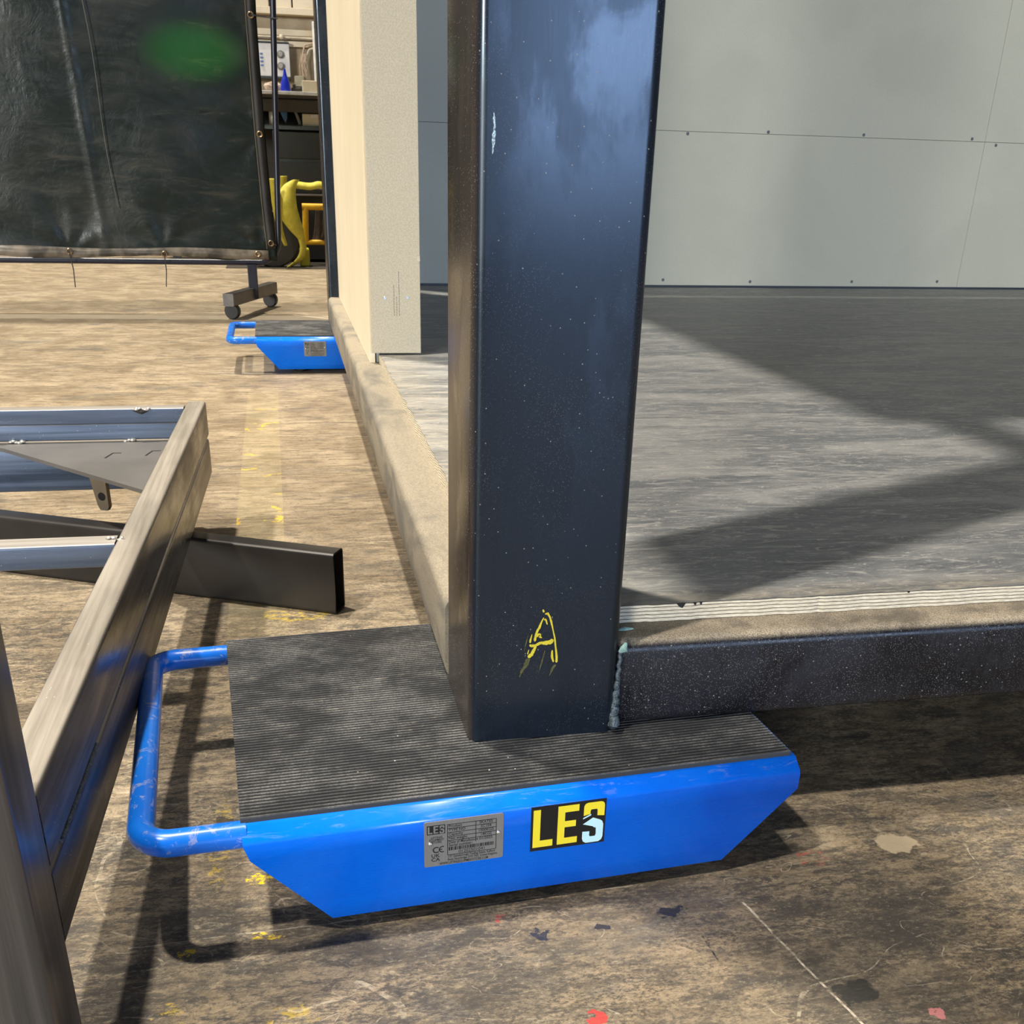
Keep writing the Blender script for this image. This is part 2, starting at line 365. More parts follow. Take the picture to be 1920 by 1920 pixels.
def mat_blue():
    m = Mt('blue_enamel'); P = m.vec()
    n = m.noise(P, 9, 4, .6); sc_ = m.noise(m.vec((10, 40, 60)), 2, 6, .7, 1.2)
    z = m.sep(P)[2]
    edge = m.math('MULTIPLY', m.ramp(z, .094, .112), m.ramp(sc_, .54, .64))
    col = m.mix(m.ramp(n, .35, .65), (.001, .14, .82), (.002, .175, .90))
    col = m.mix(m.math('MULTIPLY', edge, .40), col, (.30, .36, .62))
    m.bump(n, .04, .001)
    return m.fin(col, m.ramp(sc_, .4, .7, .22, .42), Specular_IOR_Level=.32)
def mat_blue_tube():
    m = Mt('blue_enamel_worn'); P = m.vec()
    sc_ = m.noise(m.vec((18, 14, 18)), 3, 7, .75, 1.5); n = m.noise(P, 9, 4, .6)
    col = m.mix(m.ramp(n, .35, .65), (.003, .13, .62), (.006, .17, .72))
    col = m.mix(m.ramp(sc_, .55, .62, 0, .6), col, (.36, .37, .50))
    return m.fin(col, .28)

def mat_raw_steel(name, tint=(.42, .38, .34), dark=(.10, .095, .10), rot=0., metal=.85, rough=(.22, .42), hor=False):
    m = Mt(name); P = m.vec(src='Object')
    s1 = m.noise(m.wvec((1.6, 55, 55) if hor else (55, 1.6, 55)), 1.6, 5, .65, .2); s2 = m.noise(m.wvec((1, 9, 40) if hor else (5, 3, 9)), 1.2, 5, .6, .2); f = m.noise(m.wvec(), 600, 2, .6)
    nz = m.sep(m.geo.outputs['Normal'])[2]
    top = m.ramp(nz, .5, .95)
    c = m.mix(m.ramp(s1, .35, .65), dark, tint)
    c = m.mix(m.math('MULTIPLY', m.ramp(s2, .45, .68), .5), c, tuple(x*1.15 for x in tint))
    c = m.mix(m.math('MULTIPLY', top, .85), c, m.mix(m.ramp(s1, .36, .66), (.34, .30, .25), (.50, .45, .38)))
    c = m.mix(m.math('MULTIPLY', speck(m, m.wvec(), 200, .1, .15), .8), c, (.8, .78, .74))
    r = m.math('ADD', m.ramp(s2, .35, .65, rough[0], rough[1]), m.math('MULTIPLY', top, .2))
    m.bump(m.math('ADD', s1, m.math('MULTIPLY', f, .2)), .12, .0008)
    return m.fin(c, r, m.math('SUBTRACT', metal, m.math('MULTIPLY', top, .45)))

def mat_leg_steel():
    m = Mt('leg_steel'); s1 = m.noise(m.wvec((70, 70, 1.5)), 1, 4, .6, .2)
    return m.fin(m.mix(m.ramp(s1, .35, .65), (.10, .095, .09), (.19, .175, .165)), .30, .75)
def mat_ply_top():
    m = Mt('phenolic_ply_face'); P = m.wvec()
    a = m.noise(m.wvec((1.2, 3.6, 1), (0, 0, .1)), 2.2, 6, .66, 1.4); b = m.noise(m.wvec((6, 26, 1), (0, 0, -.15)), 2, 7, .72, 2.2); f = m.noise(P, 500, 3, .7)
    swirl = m.noise(m.wvec((14, 34, 1), (0, 0, .2)), 2, 5, .75, 3.5)
    col = m.mix(m.ramp(a, .38, .64), (.155, .165, .175), (.34, .34, .33))
    col = m.mix(m.ramp(b, .50, .66, 0, .7), col, (.54, .52, .48))
    col = m.mix(m.ramp(swirl, .56, .66, 0, .6), col, (.64, .60, .53))
    col = m.mix(m.ramp(b, .42, .34, 0, .5), col, (.06, .062, .068))
    col = m.mix(m.ramp(f, .60, .72, 0, .35), col, (.5, .46, .38))
    # stray white chips
    col = m.mix(speck(m, P, 7, .035, .25), col, (.8, .82, .78))
    sy = m.sep(P)[1]; sx = m.sep(P)[0]
    # sawdust that collected along the two open edges
    ed = m.math('MULTIPLY', m.math('MAXIMUM', m.ramp(sx, .22, .05), m.ramp(sy, .10, .05)), m.ramp(b, .35, .6))
    col = m.mix(m.math('MULTIPLY', ed, .5), col, (.45, .38, .27))
    m.bump(m.math('ADD', b, m.math('MULTIPLY', swirl, .5)), .10, .0008)
    return m.fin(col, m.ramp(a, .35, .65, .42, .60), Specular_IOR_Level=.45)
def mat_ply_edge():
    m = Mt('plywood_edge'); P = m.wvec()
    wob = m.noise(m.wvec((25, 25, 25)), 2, 4, .6); z = m.sep(P)[2]
    zz = m.math('ADD', z, m.math('MULTIPLY', m.math('SUBTRACT', wob, .5), .0011))
    k = m.math('FRACT', m.math('DIVIDE', m.math('SUBTRACT', zz, .0872), .0036))
    fib = m.noise(m.wvec((40, 40, 400)), 3, 4, .7)
    light = m.mix(m.ramp(fib, .35, .65), (.66, .56, .40), (.92, .84, .66)); dark = m.mix(m.ramp(fib, .35, .65), (.12, .09, .06), (.26, .20, .14))
    col = m.mix(m.ramp(m.math('ABSOLUTE', m.math('SUBTRACT', k, .5)), .34, .42), light, dark)
    col = m.mix(m.ramp(z, .1040, .1044), col, (.03, .03, .03))
    m.bump(m.math('ADD', fib, k), .5, .001)
    return m.fin(col, .8)
def mat_board(name, a, b, sc=120, grain=None, rough=.75, big=.06):
    m = Mt(name); P = m.wvec(grain or (1, 1, 1)); f = m.noise(P, sc, 4, .65); g = m.noise(m.wvec(), 2.2, 4, .6, .4)
    col = m.mix(m.ramp(f, .36, .64), a, b)
    col = m.mix(m.ramp(g, .4, .62, 0, big), col, tuple(x*.6 for x in a))
    m.bump(f, .08, .0008)
    return m.fin(col, rough, Specular_IOR_Level=.3)
def mat_curtain():
    m = Mt('welding_curtain_vinyl'); P = m.wvec()
    f = m.noise(m.wvec((9, 1, 9)), 1, 6, .65, 1.2); g = m.noise(m.wvec((3, 1, 4)), 1.1, 4, .6, .6)
    col = m.mix(m.ramp(g, .4, .65), (.008, .013, .010), (.022, .024, .018))
    smear = m.noise(m.wvec((2.2, 1, 9), (0, 0.25, 0)), 2, 6, .72, .8)
    col = m.mix(m.ramp(smear, .55, .72, 0, .35), col, (.10, .085, .06))
    m.bump(m.math('ADD', f, m.math('MULTIPLY', g, 2)), .22, .010)
    m.fin(col, m.ramp(smear, .4, .7, .28, .5), IOR=1.33)
    tr = m.n('ShaderNodeBsdfTranslucent'); tr.inputs[0].default_value = (.02, .42, .05, 1)
    mix = m.n('ShaderNodeMixShader'); mix.inputs[0].default_value = .022
    m.t.links.new(m.b.outputs[0], mix.inputs[1]); m.t.links.new(tr.outputs[0], mix.inputs[2]); m.t.links.new(mix.outputs[0], m.out.inputs[0])
    return m.m

MC = mat_concrete(); MP = mat_post(); MPB = mat_black_paint('black_paint_dusty', dust=.9, spd=.75, ior=1.40, base=(.007, .007, .009)); MD = mat_dusty_beam()
MR = mat_rubber(); MB = mat_blue(); MBT = mat_blue_tube()
MS = mat_raw_steel('raw_steel', (.17, .15, .135), (.035, .032, .034)); MSB = mat_raw_steel('mill_scale_steel', (.19, .24, .34), (.13, .17, .25), metal=.6, hor=True); MSD = simple('dark_mill_scale', (.05, .046, .043), .36, .5, sc=6, var=.2)
MLG = mat_leg_steel(); MPL = simple('plate_steel', (.19, .18, .17), .5, .35, sc=9, var=.1)
MPT = mat_ply_top(); MPE = mat_ply_edge()
M_CREAM = mat_board('cream_board', (.76, .67, .49), (.80, .71, .53), 5, (1, 1, .4), .7, .1)
M_CHIP = mat_board('cement_particle_board', (.48, .41, .285), (.58, .50, .36), 330)
M_GREY = mat_board('grey_green_board', (.46, .445, .35), (.495, .475, .38), 260, big=.15)
M_CURT = mat_curtain()
M_YEL = simple('yellow_paint_mark', (.72, .58, .03), .6, var=.1, sc=400)
M_YELF = simple('faded_yellow_smear', (.12, .12, .03), .5, var=.3, sc=300)
M_WELD = Mt('weld_metal'); _n = M_WELD.noise(M_WELD.wvec((1, 1, 1)), 500, 4, .7); M_WELD.bump(_n, .6, .002)
M_WELD = M_WELD.fin(M_WELD.mix(M_WELD.ramp(_n, .35, .65), (.03, .04, .05), (.14, .18, .21)), .42, .4)
M_WELDB = simple('bright_weld_spatter', (.85, .8, .7), .35, .7, sc=500)
M_SCORCH = simple('weld_scorch', (.035, .028, .022), .7, sc=300)
M_ALU = Mt('brushed_label_metal'); _n = M_ALU.noise(M_ALU.vec((400, 10, 10)), 3, 2); M_ALU = M_ALU.fin(M_ALU.mix(_n, (.20, .195, .185), (.27, .265, .25)), .42, .35)
M_INK = simple('black_ink', (.006, .006, .006), .5); M_STK = simple('sticker_black', (.006, .006, .007), .35)
M_SY = simple('sticker_yellow', (.88, .72, .03), .4, var=.03); M_SW = simple('sticker_pale_blue', (.55, .83, .90), .4, var=.03)
M_RIV = simple('rivet_metal', (.75, .75, .74), .25, .9); M_GROM = simple('brass_eyelet', (.60, .45, .28), .3, .9)
M_BLK = simple('matt_black_plastic', (.012, .012, .013), .45); M_NYL = simple('roller_nylon', (.02, .02, .02), .5)
M_TUBE = simple('blue_black_tube_paint', (.014, .015, .03), .35, sc=6)

# ------------------------------------------------------------------ setting: floor, far wall
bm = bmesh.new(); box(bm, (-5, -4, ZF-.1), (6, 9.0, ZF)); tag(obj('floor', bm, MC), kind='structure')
M_WALL = mat_board('tan_wall_paint', (.30, .23, .14), (.36, .28, .18), 8, rough=.8)
M_WALLC = mat_board('cream_panel_paint', (.62, .50, .33), (.70, .57, .39), 6, rough=.6)
bm = bmesh.new(); box(bm, (-5, 8.6, ZF), (6, 8.8, 3.2)); tag(obj('wall_back', bm, M_WALL), kind='structure')
bm = bmesh.new(); x = -1.6
while x < 2.2:
    box(bm, (x, 8.53, 1.52), (x+.155, 8.598, 3.2), .006); x += .165
box(bm, (-1.6, 8.50, 1.49), (2.2, 8.598, 1.535), .004)
o = tag(obj('trim_1', bm, M_WALLC), kind='structure')
bm = bmesh.new(); box(bm, (-1.6, 8.55, 1.36), (2.2, 8.598, 1.40)); box(bm, (-1.6, 8.55, 1.29), (2.2, 8.598, 1.325)); tag(obj('trim_2', bm, M_WALLC), kind='structure')

# ------------------------------------------------------------------ steel module: posts, beams, deck, boards
W = .138
fr = empty('booth_frame', (0, 0, 0), 'black welded box-section frame whose thick corner post stands on the blue skate', 'steel frame')
post = beam('corner_post', (W/2, W/2, 0), (W/2, W/2, 2.09), W, W, .010, MP, fr, up=(0, 1, 0), wall=.006)
beam('front_beam', (W, .0093+.045, .0435), (3.05, .0093+.045, .0435), .090, .0870, .012, MPB, fr, wall=.005)
sb = beam('side_beam', (.048, W, .0435), (.048, 2.887, .0435), .100, .0870, .012, MD, fr, wall=.005); sb['label'] = 'side beam covered in tan dust'
beam('corner_post', (W/2, 2.956, 0), (W/2, 2.956, 2.09), W, W, .010, MP, fr, up=(0, 1, 0), wall=.006)
beam('roof_beam', (.045, W, 2.045), (.045, 2.887, 2.045), .09, .09, .01, MP, fr, wall=.005)
beam('corner_post', (3.05+W/2, W/2, 0), (3.05+W/2, W/2, 2.09), W, W, .010, MP, fr, up=(0, 1, 0))
beam('rear_beam', (W, 2.956+.05, .0435), (3.05, 2.956+.05, .0435), .09, .087, .012, MPB, fr)
# weld bead between post and front beam
bm = bmesh.new(); pts = []; rs = []
for i in range(27):
    t = i/26; z = .0845*(1-t)+.004*t
    pts.append((.1405-.0035*t+.0008*math.sin(i*1.9), .0045+.001*math.cos(i*2.3)-.001*t, z)); rs.append((.0018+.0036*t*t+.0006*t)*(1+.10*math.sin(i*2.6)))
pipe(bm, pts, rs, 10); pipe(bm, [(.1375, .0045, .004), (.1372, -.002, .010), (.1372, .0, .016)], [.0045, .0055, .004], 10)
wb = obj('weld_bead', bm, M_WELD, fr, 60)
bm = bmesh.new(); pipe(bm, [(.139, .004, .080), (.142, .001, .0835), (.145, .006, .087)], [.0015, .004, .0015], 8)
MFLX = simple('verdigris_flux', (.32, .52, .48), .6, sc=300); o = obj('weld_spatter', bm, MFLX, fr, 60); o['label'] = 'pale green flux spot'
bm = bmesh.new(); pipe(bm, [(.145, .036, .0868), (.153, .037, .0873), (.162, .038, .0868)], [.001, .0028, .001], 8)
o = obj('weld_spatter', bm, MFLX, fr, 60); o['label'] = 'pale green flux spot'
# hand painted mark on the post
ST = {'left': [(.0658, .1194, 2), (.0637, .1148, 3), (.0621, .1102, 4), (.0602, .1065, 4), (.0592, .1027, 4), (.0583, .097, 4)], 'top': [(.0648, .127, 3), (.0656, .1242, 3)],
 'right': [(.0666, .1227, 2), (.0692, .123, 4), (.0712, .1196, 3), (.0728, .1143, 3), (.0749, .1056, 2), (.0763, .0997, 2.5), (.0777, .0899, 3), (.079, .0811, 4), (.079, .0751, 4)],
 'bar': [(.0536, .0939, 3), (.0555, .0928, 5), (.0591, .0931, 4), (.0636, .0952, 5), (.069, .0949, 7), (.0726, .0956, 8), (.075, .0979, 5)],
 'low': [(.0595, .093, 4), (.0579, .0888, 5), (.0558, .0845, 6), (.0527, .0818, 6)], 'inner': [(.0663, .118, 3), (.0677, .117, 3), (.0692, .1124, 2)],
 'blob': [(.0597, .1027, 6), (.0624, .103, 6), (.0629, .101, 3), (.0647, .1002, 2)], 'lt': [(.0558, .1043, 1), (.0544, .0987, 3), (.0542, .0958, 3)],
 'lt2': [(.0533, .0895, 1.5), (.0521, .0848, 2)], 'r2': [(.0746, .0877, 3), (.0746, .0813, 4), (.0762, .0758, 3)]}
bm = bmesh.new()
for i, s in enumerate(ST.values()): ribbon(bm, s, .0003+.00002*i, .00027)
o = obj('painted_letter', bm, M_YEL, post); o['label'] = 'yellow hand-painted letter A'
bm = bmesh.new()
for i, s in enumerate([[(.0541, .0807, 6), (.0506, .0736, 6), (.0471, .0684, 4), (.0455, .0626, 1)], [(.0782, .0732, 3), (.0756, .0689, 3), (.073, .062, 1)], [(.068, .088, 1), (.066, .078, 2), (.063, .066, .6)], [(.0525, .105, .6), (.051, .098, 1.5), (.049, .088, .6)]]):
    ribbon(bm, s, .00022+.00002*i, .00034, jit=.4)
o = obj('paint_smear', bm, M_YELF, post); o['label'] = 'dull yellow smear below the letter'
# pale bluish strokes on the post face
bm = bmesh.new()
MSCF = simple('pale_bluish', (.62, .82, .88), .4, sc=900, var=.4)
for i, s in enumerate([[(.0165, .7005, .7), (.021, .708, 1.6)], [(.0225, .709, .8), (.0265, .716, 2)], [(.0145, .507, 2.0), (.0150, .498, 3), (.0146, .490, 4.0), (.0138, .481, 2.0)]]): bm = bmesh.new(); ribbon(bm, s, .0003+.00002*i, .00028, jit=.6); o = obj('pale_stroke', bm, MSCF, post); o['label'] = 'pale bluish stroke on the paint'

# plywood deck, notched round the post
bm = bmesh.new()
def jag(a, b, n, amp):
    out = []
    for i in range(n):
        t = i/n; out.append((a[0]+(b[0]-a[0])*t, a[1]+(b[1]-a[1])*t))
    return out
random.seed(3)
poly = [(.145, .051)]
xs = .145
while xs < 3.02:
    xs += random.uniform(.004, .03); poly.append((min(xs, 3.04), .051+random.choice([0, 0, 0, .0006, .0012, .0015])))
poly += [(3.04, 3.10), (.142, 3.10), (.142, 2.882), (.0535, 2.882)]
ys = 1.56
poly.append((.0535, ys))
while ys > .16:
    ys -= random.uniform(.006, .03); poly.append((.0535+random.choice([0, 0, .0008, .002, .0032]), max(ys, .15)))
poly += [(.0535, .145), (.145, .145)]
lower = [bm.verts.new((x, y, .0872)) for x, y in poly]; 
def pull(x, y, d): # bottom plies sit true, top face chips back a little
    return (x, y)
upper = [bm.verts.new((*pull(x, y, 0), .105)) for x, y in poly]
n = len(poly)
for i in range(n): bm.faces.new((lower[i], lower[(i+1) % n], upper[(i+1) % n], upper[i])).material_index = 1
f = bm.faces.new(upper); f.material_index = 0; bm.faces.new(lower[::-1]).material_index = 0
bmesh.ops.triangulate(bm, faces=[f_ for f_ in bm.faces if len(f_.verts) > 4])
deck = tag(obj('plywood_deck', bm, [MPT, MPE]), 'dusty dark grey film-faced plywood floor sheet with pale layered front edge', 'plywood floor')
bm = bmesh.new()   # chipped notches of dark film over the front edge
for x, w_, d_ in ((.212, .010, .005), (.226, .004, .003), (.232, .003, .003), (.45, .004, .002)):
    bm = bmesh.new(); vs = [bm.verts.new((x-w_/2, .0507, .1052)), bm.verts.new((x+w_/2, .0507, .1052)), bm.verts.new((x+w_*.2, .0507, .105-d_)), bm.verts.new((x-w_*.1, .0507, .105-d_*.8))]
    vb = [bm.verts.new(v.co+Vector((0, .0006, 0))) for v in vs]
    bm.faces.new(vs); bm.faces.new(vb[::-1])
    for i in range(4): bm.faces.new((vs[i], vs[(i+1) % 4], vb[(i+1) % 4], vb[i]))
    obj('edge_chip', bm, M_INK, deck)

# side wall boards
bm = bmesh.new(); box(bm, (.0335, 1.562, .0872), (.0455, 2.886, 1.32), .001)
tag(obj('side_wall_board', bm, M_CREAM), 'smooth cream board facing left, standing on the dusty side beam', 'wall board')
bm = bmesh.new(); box(bm, (.058, 1.575, .106), (.133, 2.882, 1.32)); box(bm, (.048, 1.566, .0872), (.0555, 1.60, .12), .001)
tag(obj('wall_stud', bm, simple('galvanised_stud', (.30, .32, .32), .45, .3)), 'grey metal stud peeping out under the narrow board end', 'stud')
eb = bmesh.new(); box(eb, (.0375, 1.549, .1095), (.1445, 1.561, 1.32), .0008)
eb = tag(obj('end_board', eb, M_CHIP), 'narrow upright speckled beige board with two screws, closing the wall end', 'wall board')
for x, z in ((.0689, .2228), (.1169, .2241)):
    bm = bmesh.new(); cyl(bm, (x, 1.5487, z), (0, 1, 0), .0034, .0012, 14, .0004); cyl(bm, (x, 1.5480, z), (0, 1, 0), .0014, .0008, 6)
    obj('screw', bm, M_RIV, eb, 40)
def text_mesh(s, size, loc, U, V, sx=1., align='LEFT', bold=0):
    """returns list of (verts, faces) of a string laid out along U, up V"""
    c = bpy.data.curves.new('t', 'FONT'); c.body = s; c.size = size; c.align_x = align; c.fill_mode = 'FRONT'; c.resolution_u = 3; c.offset = bold
    o = bpy.data.objects.new('t', c); COL.objects.link(o); bpy.context.view_layer.update()
    me = bpy.data.meshes.new_from_object(o.evaluated_get(bpy.context.evaluated_depsgraph_get()))
    U, V, loc = Vector(U), Vector(V), Vector(loc)
    vs = [loc+U*v.co.x*sx+V*v.co.y for v in me.vertices]; fs = [tuple(p.vertices) for p in me.polygons]
    bpy.data.objects.remove(o); bpy.data.curves.remove(c); bpy.data.meshes.remove(me); return vs, fs
def add_text(bm, *a, **k):
    vs, fs = text_mesh(*a, **k); b = [bm.verts.new(v) for v in vs]
    for f in fs:
        try: bm.faces.new([b[i] for i in f])
        except ValueError: pass
bm = bmesh.new()
for i, (dx, L) in enumerate(((.088, .062), (.0935, .040), (.099, .086))):
    z = .187
    while z < .187+L:
        l = random.uniform(.002, .006); box(bm, (dx-.0006, 1.5488, z), (dx+.0006, 1.549, z+l)); z += l+.0012
obj('printed_stamp', bm, simple('grey_stamp_ink', (.20, .18, .15), .7), eb)
bm = bmesh.new(); box(bm, (.138, 1.5484, .297), (.1446, 1.5492, .309), .0012); o = obj('chipped_edge', bm, simple('broken_board', (.72, .64, .48), .9), eb)

# back boards (inside the module)
BX = 2.432; Yb = 3.107
def backboard(lo, hi, lab, screws):
    bm = bmesh.new(); box(bm, (lo[0], Yb, lo[1]), (hi[0], Yb+.012, hi[1]), .0008)
    b = tag(obj('back_wall_board', bm, M_GREY), lab, 'wall board', None)
    for x, z in screws:
        bm = bmesh.new(); cyl(bm, (x, Yb-.0004, z), (0, 1, 0), .0055, .0012, 12, .0004); obj('screw', bm, simple_s, b, 40)
simple_s = simple('dull_screw_head', (.10, .10, .095), .5, .3)
backboard((.14, .112), (BX-.0006, .6158), 'low grey-green board across the back, below the thin joint line', [(1.2274, .130), (1.57, .126), (1.984, .129), (2.3437, .132), (.60, .13), (.62, .605), (1.2744, .609)])
backboard((.14, .6168), (BX-.0006, 1.95), 'tall grey-green board across the back, above the joint line', [(1.5738, .623), (1.942, .625), (2.377, .625)])
backboard((BX+.0006, .112), (3.10, .6158), 'low grey-green board at the far right corner, right of the upright joint', [(2.4797, .607)])
backboard((BX+.0006, .6168), (3.10, 1.95), 'tall grey-green board at the far right, right of the upright joint', [])
bm = bmesh.new(); box(bm, (.14, Yb+.012, .0), (3.1, Yb+.04, 1.98)); obj('back_sheathing', bm, M_BLK, fr)
# unseen roof sheet on the posts, its edges set to keep lamps off the deck
bm = bmesh.new(); box(bm, (-.12, .36, 2.092), (3.19, 3.12, 2.11)); tag(obj('shade_roof_sheet', bm, M_CHIP), 'unseen flat roof board over the black frame, placed to shade the deck', 'roof board')

# ------------------------------------------------------------------ load skates
def make_skate(loc, rz, label):
    r = empty('load_skate', loc, label, 'load skate', 'blue load skates under the frame', rz)
    Ht = .115; L = .4884; D = .366; T0 = -.014; T1 = D+.014
    # folded plate section (t,z) from front bottom over the top to back bottom
    sec = [(T0, .0150), (T0, .03), (T0, .05), (T0, .0830), (T0, .0975)]
    sec += [(T0+.0002, .0990), (T0+.0010, .1008), (T0+.0022, .1023), (T0+.0105, .1093), (T0+.0118, .1102), (T0+.0135, .1106)]
    sec += [(D*.5, .0109+.1)]
    sec += [(D-t, z) for (t, z) in reversed(sec[:-1])]
    bm = bmesh.new(); A = []; B = []
    for t, z in sec:
        s0 = .067*max(0, (.088-z))/.073; s1 = .494-.0684*max(0, (.083-z))/.068
        A.append(bm.verts.new((s0, t, z))); B.append(bm.verts.new((s1, t, z)))
    for i in range(len(sec)-1): bm.faces.new((A[i], A[i+1], B[i+1], B[i]))
    body = obj('body', bm, MB, r, 40)
    md = body.modifiers.new('plate', 'SOLIDIFY'); md.thickness = .004; md.offset = -1
    # ribbed rubber pad: real ridges along its length
    bm = bmesh.new(); N = 76; pitch = D/N; prof = [(0, .1105)]
    for i in range(N):
        t = i*pitch; prof += [(t+pitch*.12, .1132), (t+pitch*.30, .1150), (t+pitch*.62, .1150), (t+pitch*.82, .1132)]
    prof += [(D, .1105)]
    prism(bm, prof, (0.0, 0, 0), (0, 1, 0), (0, 0, 1), (.490, 0, 0))
    obj('rubber_pad', bm, MR, r, 25)
    # tubular pull handle
    bm = bmesh.new(); pts = arcpath([(.004, .001, .100), (-.078, .001, .100), (-.078, D-.008, .100), (.004, D-.008, .100)], .026, 9)
    pipe(bm, pts, .0112, 18); obj('pull_handle', bm, MBT, r, 60)
    # rollers
    for s_ in (.13, .365):
        bm = bmesh.new(); cyl(bm, (s_, D/2, .030), (0, 1, 0), .030, D-.06, 28, .003); ro = obj('roller', bm, M_NYL, r, 40)
        bm = bmesh.new(); cyl(bm, (s_, D/2, .030), (0, 1, 0), .008, D+.02, 12); obj('axle', bm, M_RIV, ro, 40)
    # name plate
    yb = T0
    P0 = Vector((.1458, yb-.0008, .0537)); U = Vector((1, 0, 0)); V = Vector((0, 0, 1)); Wd, Hd = .0686, .0448
    bm = bmesh.new(); prism(bm, rrect(Wd, Hd, .0018, 3, Wd/2, Hd/2), P0+Vector((0, .0009, 0)), U, V, (0, -.0009, 0))
    pl = obj('name_plate', bm, M_ALU, r); pl['label'] = 'grey metal maker plate with printed table and barcode'
    yl = P0.y-.00012
    def at(u, v): return (P0.x+u*Wd, yl, P0.z+v*Hd)
    bm = bmesh.new()
    def rect(u0, v0, u1, v1, dy=0):
        a = [at(u0, v0), at(u1, v0), at(u1, v1), at(u0, v1)]; bm.faces.new([bm.verts.new((p[0], p[1]+dy, p[2])) for p in a])
    lw = .004; lv = .006
    for u in (.292, .905): rect(u-lw, .10+.12, u+lw, .90)
    rect(.646-lw, .45, .646+lw, .90)
    for v in (.22, .54, .63, .72, .81, .90): rect(.292, v-lv, .905 if v != .54 else .905, v+lv)
    tx = lambda s_, u, v, h, sx=.82, al='LEFT', b=.00004: add_text(bm, s_, h*Hd, at(u, v), U, V, sx=sx, align=al, bold=b)
    for s_, v in (('Product', .835), ('TYPE NO', .745), ('Capacity', .655), ('Net weight', .565), ('Date of Manufacture', .475), ('Serial number:', .408)): tx(s_, .305, v, .083, .95 if len(s_) < 15 else .82)
    for s_, v in (('SKATES', .835), ('SC104', .745), ('1000KGS', .655), ('14KGS', .565), ('01/2025', .475)): tx(s_, .775, v, .083, .95, 'CENTER')
    random.seed(11); u = .305
    while u < .885:
        w_ = random.choice([.006, .006, .011, .018]); rect(u, .318, min(u+w_, .89), .395); u += w_+random.choice([.006, .009])
    tx('01202501041', .60, .238, .10, .95, 'CENTER', 0)
    tx('17C Gainsborough Trading Estate, Rufford', .292, .158, .070, .76); tx('Road, Stourbridge, DY9 7ND, United Kingdom', .292, .094, .070, .72)
    tx('WWW.LIFTINGEQUIPMENTSTORE.COM', .19, .018, .080, .66)
    tx('LIFTING', .155, .625, .066, .95, 'CENTER'); tx('EQUIPMENT', .155, .572, .066, .78, 'CENTER'); tx('STORE', .155, .519, .066, .95, 'CENTER')
    tx('C\u20ac' if False else 'C', .10, .305, .19, .95, b=.0001); 
    # the E of the conformity mark: an open arc with a middle bar
    def arc(cu, cv, r_, wv):
        prev = None
        for k in range(13):
            a = math.radians(65+230*k/12); c_, s2 = math.cos(a), math.sin(a)
            p = at(cu+(r_*c_)*Hd/Wd, cv+r_*s2); q = at(cu+((r_-wv)*c_)*Hd/Wd, cv+(r_-wv)*s2)
            vp, vq = bm.verts.new(p), bm.verts.new(q)
            if prev: bm.faces.new((prev[0], vp, vq, prev[1]))
            prev = (vp, vq)
    arc(.228, .37, .072, .02); rect(.180, .362, .225, .38)
    tx('UK', .085, .205, .11, 1.1, b=.00006); tx('CA', .085, .115, .11, 1.1, b=.00006)
    rect(.035, .72, .262, .92)
    ink = obj('plate_print', bm, M_INK, pl)
    def logo(bm_, at_, col_l, col_s, dy):
        def pg(pts, mi):
            f_ = bm_.faces.new([bm_.verts.new((at_(u, v)[0], at_(u, v)[1]-dy, at_(u, v)[2])) for u, v in pts]); f_.material_index = mi
        pg([(.03, .08), (.295, .08), (.295, .23), (.125, .23), (.125, .93), (.03, .93)], 0)
        pg([(.355, .08), (.625, .08), (.625, .22), (.45, .22), (.45, .46), (.60, .46), (.60, .60), (.45, .60), (.45, .80), (.635, .80), (.635, .95), (.355, .95)], 0)
        o_ = [(.70, .66)]+[(.70+.055*(1-math.cos(a)), .86+.09*math.sin(a)) for a in (0, .5, 1, 1.57)]+[(.925-.0+.055*math.sin(a), .86+.09*math.cos(a)) for a in (0, .5, 1, 1.57)]+[(.98, .62), (.885, .64), (.885, .76)]+[(.875, .79), (.80, .79), (.79, .76), (.79, .69)]
        pg(o_, 0)
        pg([(.695, .47), (.83, .40), (.85, .37), (.875, .36), (.88, .22), (.87, .17), (.80, .17), (.79, .20), (.79, .29), (.695, .30), (.695, .14), (.71, .07), (.75, .03), (.92, .03), (.96, .07), (.975, .14), (.975, .42), (.96, .49), (.93, .53), (.83, .60)], 1)
        pg([(.695, .585), (.80, .655), (.80, .69), (.695, .615)], 1)
    bm = bmesh.new(); logo(bm, lambda u, v: at(.04+u*.217, .725+v*.19), 0, 1, .00008); obj('plate_logo', bm, [M_ALU, M_ALU], pl)
    for u, v in ((.075, .52), (.935, .58)):
        bm = bmesh.new(); p = at(u, v); lathe(bm, [(.0021, 0), (.0021, .0004), (.0016, .0010), (.0007, .0013)], (0, 0, 0), 14)
        for q in bm.verts: q.co = Vector((p[0]+q.co.x, p[1]-q.co.z, p[2]+q.co.y))
        obj('rivet', bm, M_RIV, pl, 60)
    # sticker
    Q0 = Vector((.2388, yb-.0003, .0545)); Ws, Hs = .0680, .0450
    bm = bmesh.new(); prism(bm, [(0, 0), (Ws, 0), (Ws, Hs), (0, Hs)], Q0+Vector((0, .0004, 0)), U, V, (0, -.0004, 0))
    sk = obj('sticker', bm, M_STK, r); sk['label'] = 'black sticker with large yellow and pale blue letters'
    bm = bmesh.new(); logo(bm, lambda u, v: (Q0.x+u*Ws, Q0.y, Q0.z+v*Hs), 0, 1, .00012); obj('sticker_letters', bm, [M_SY, M_SW], sk)
    return r
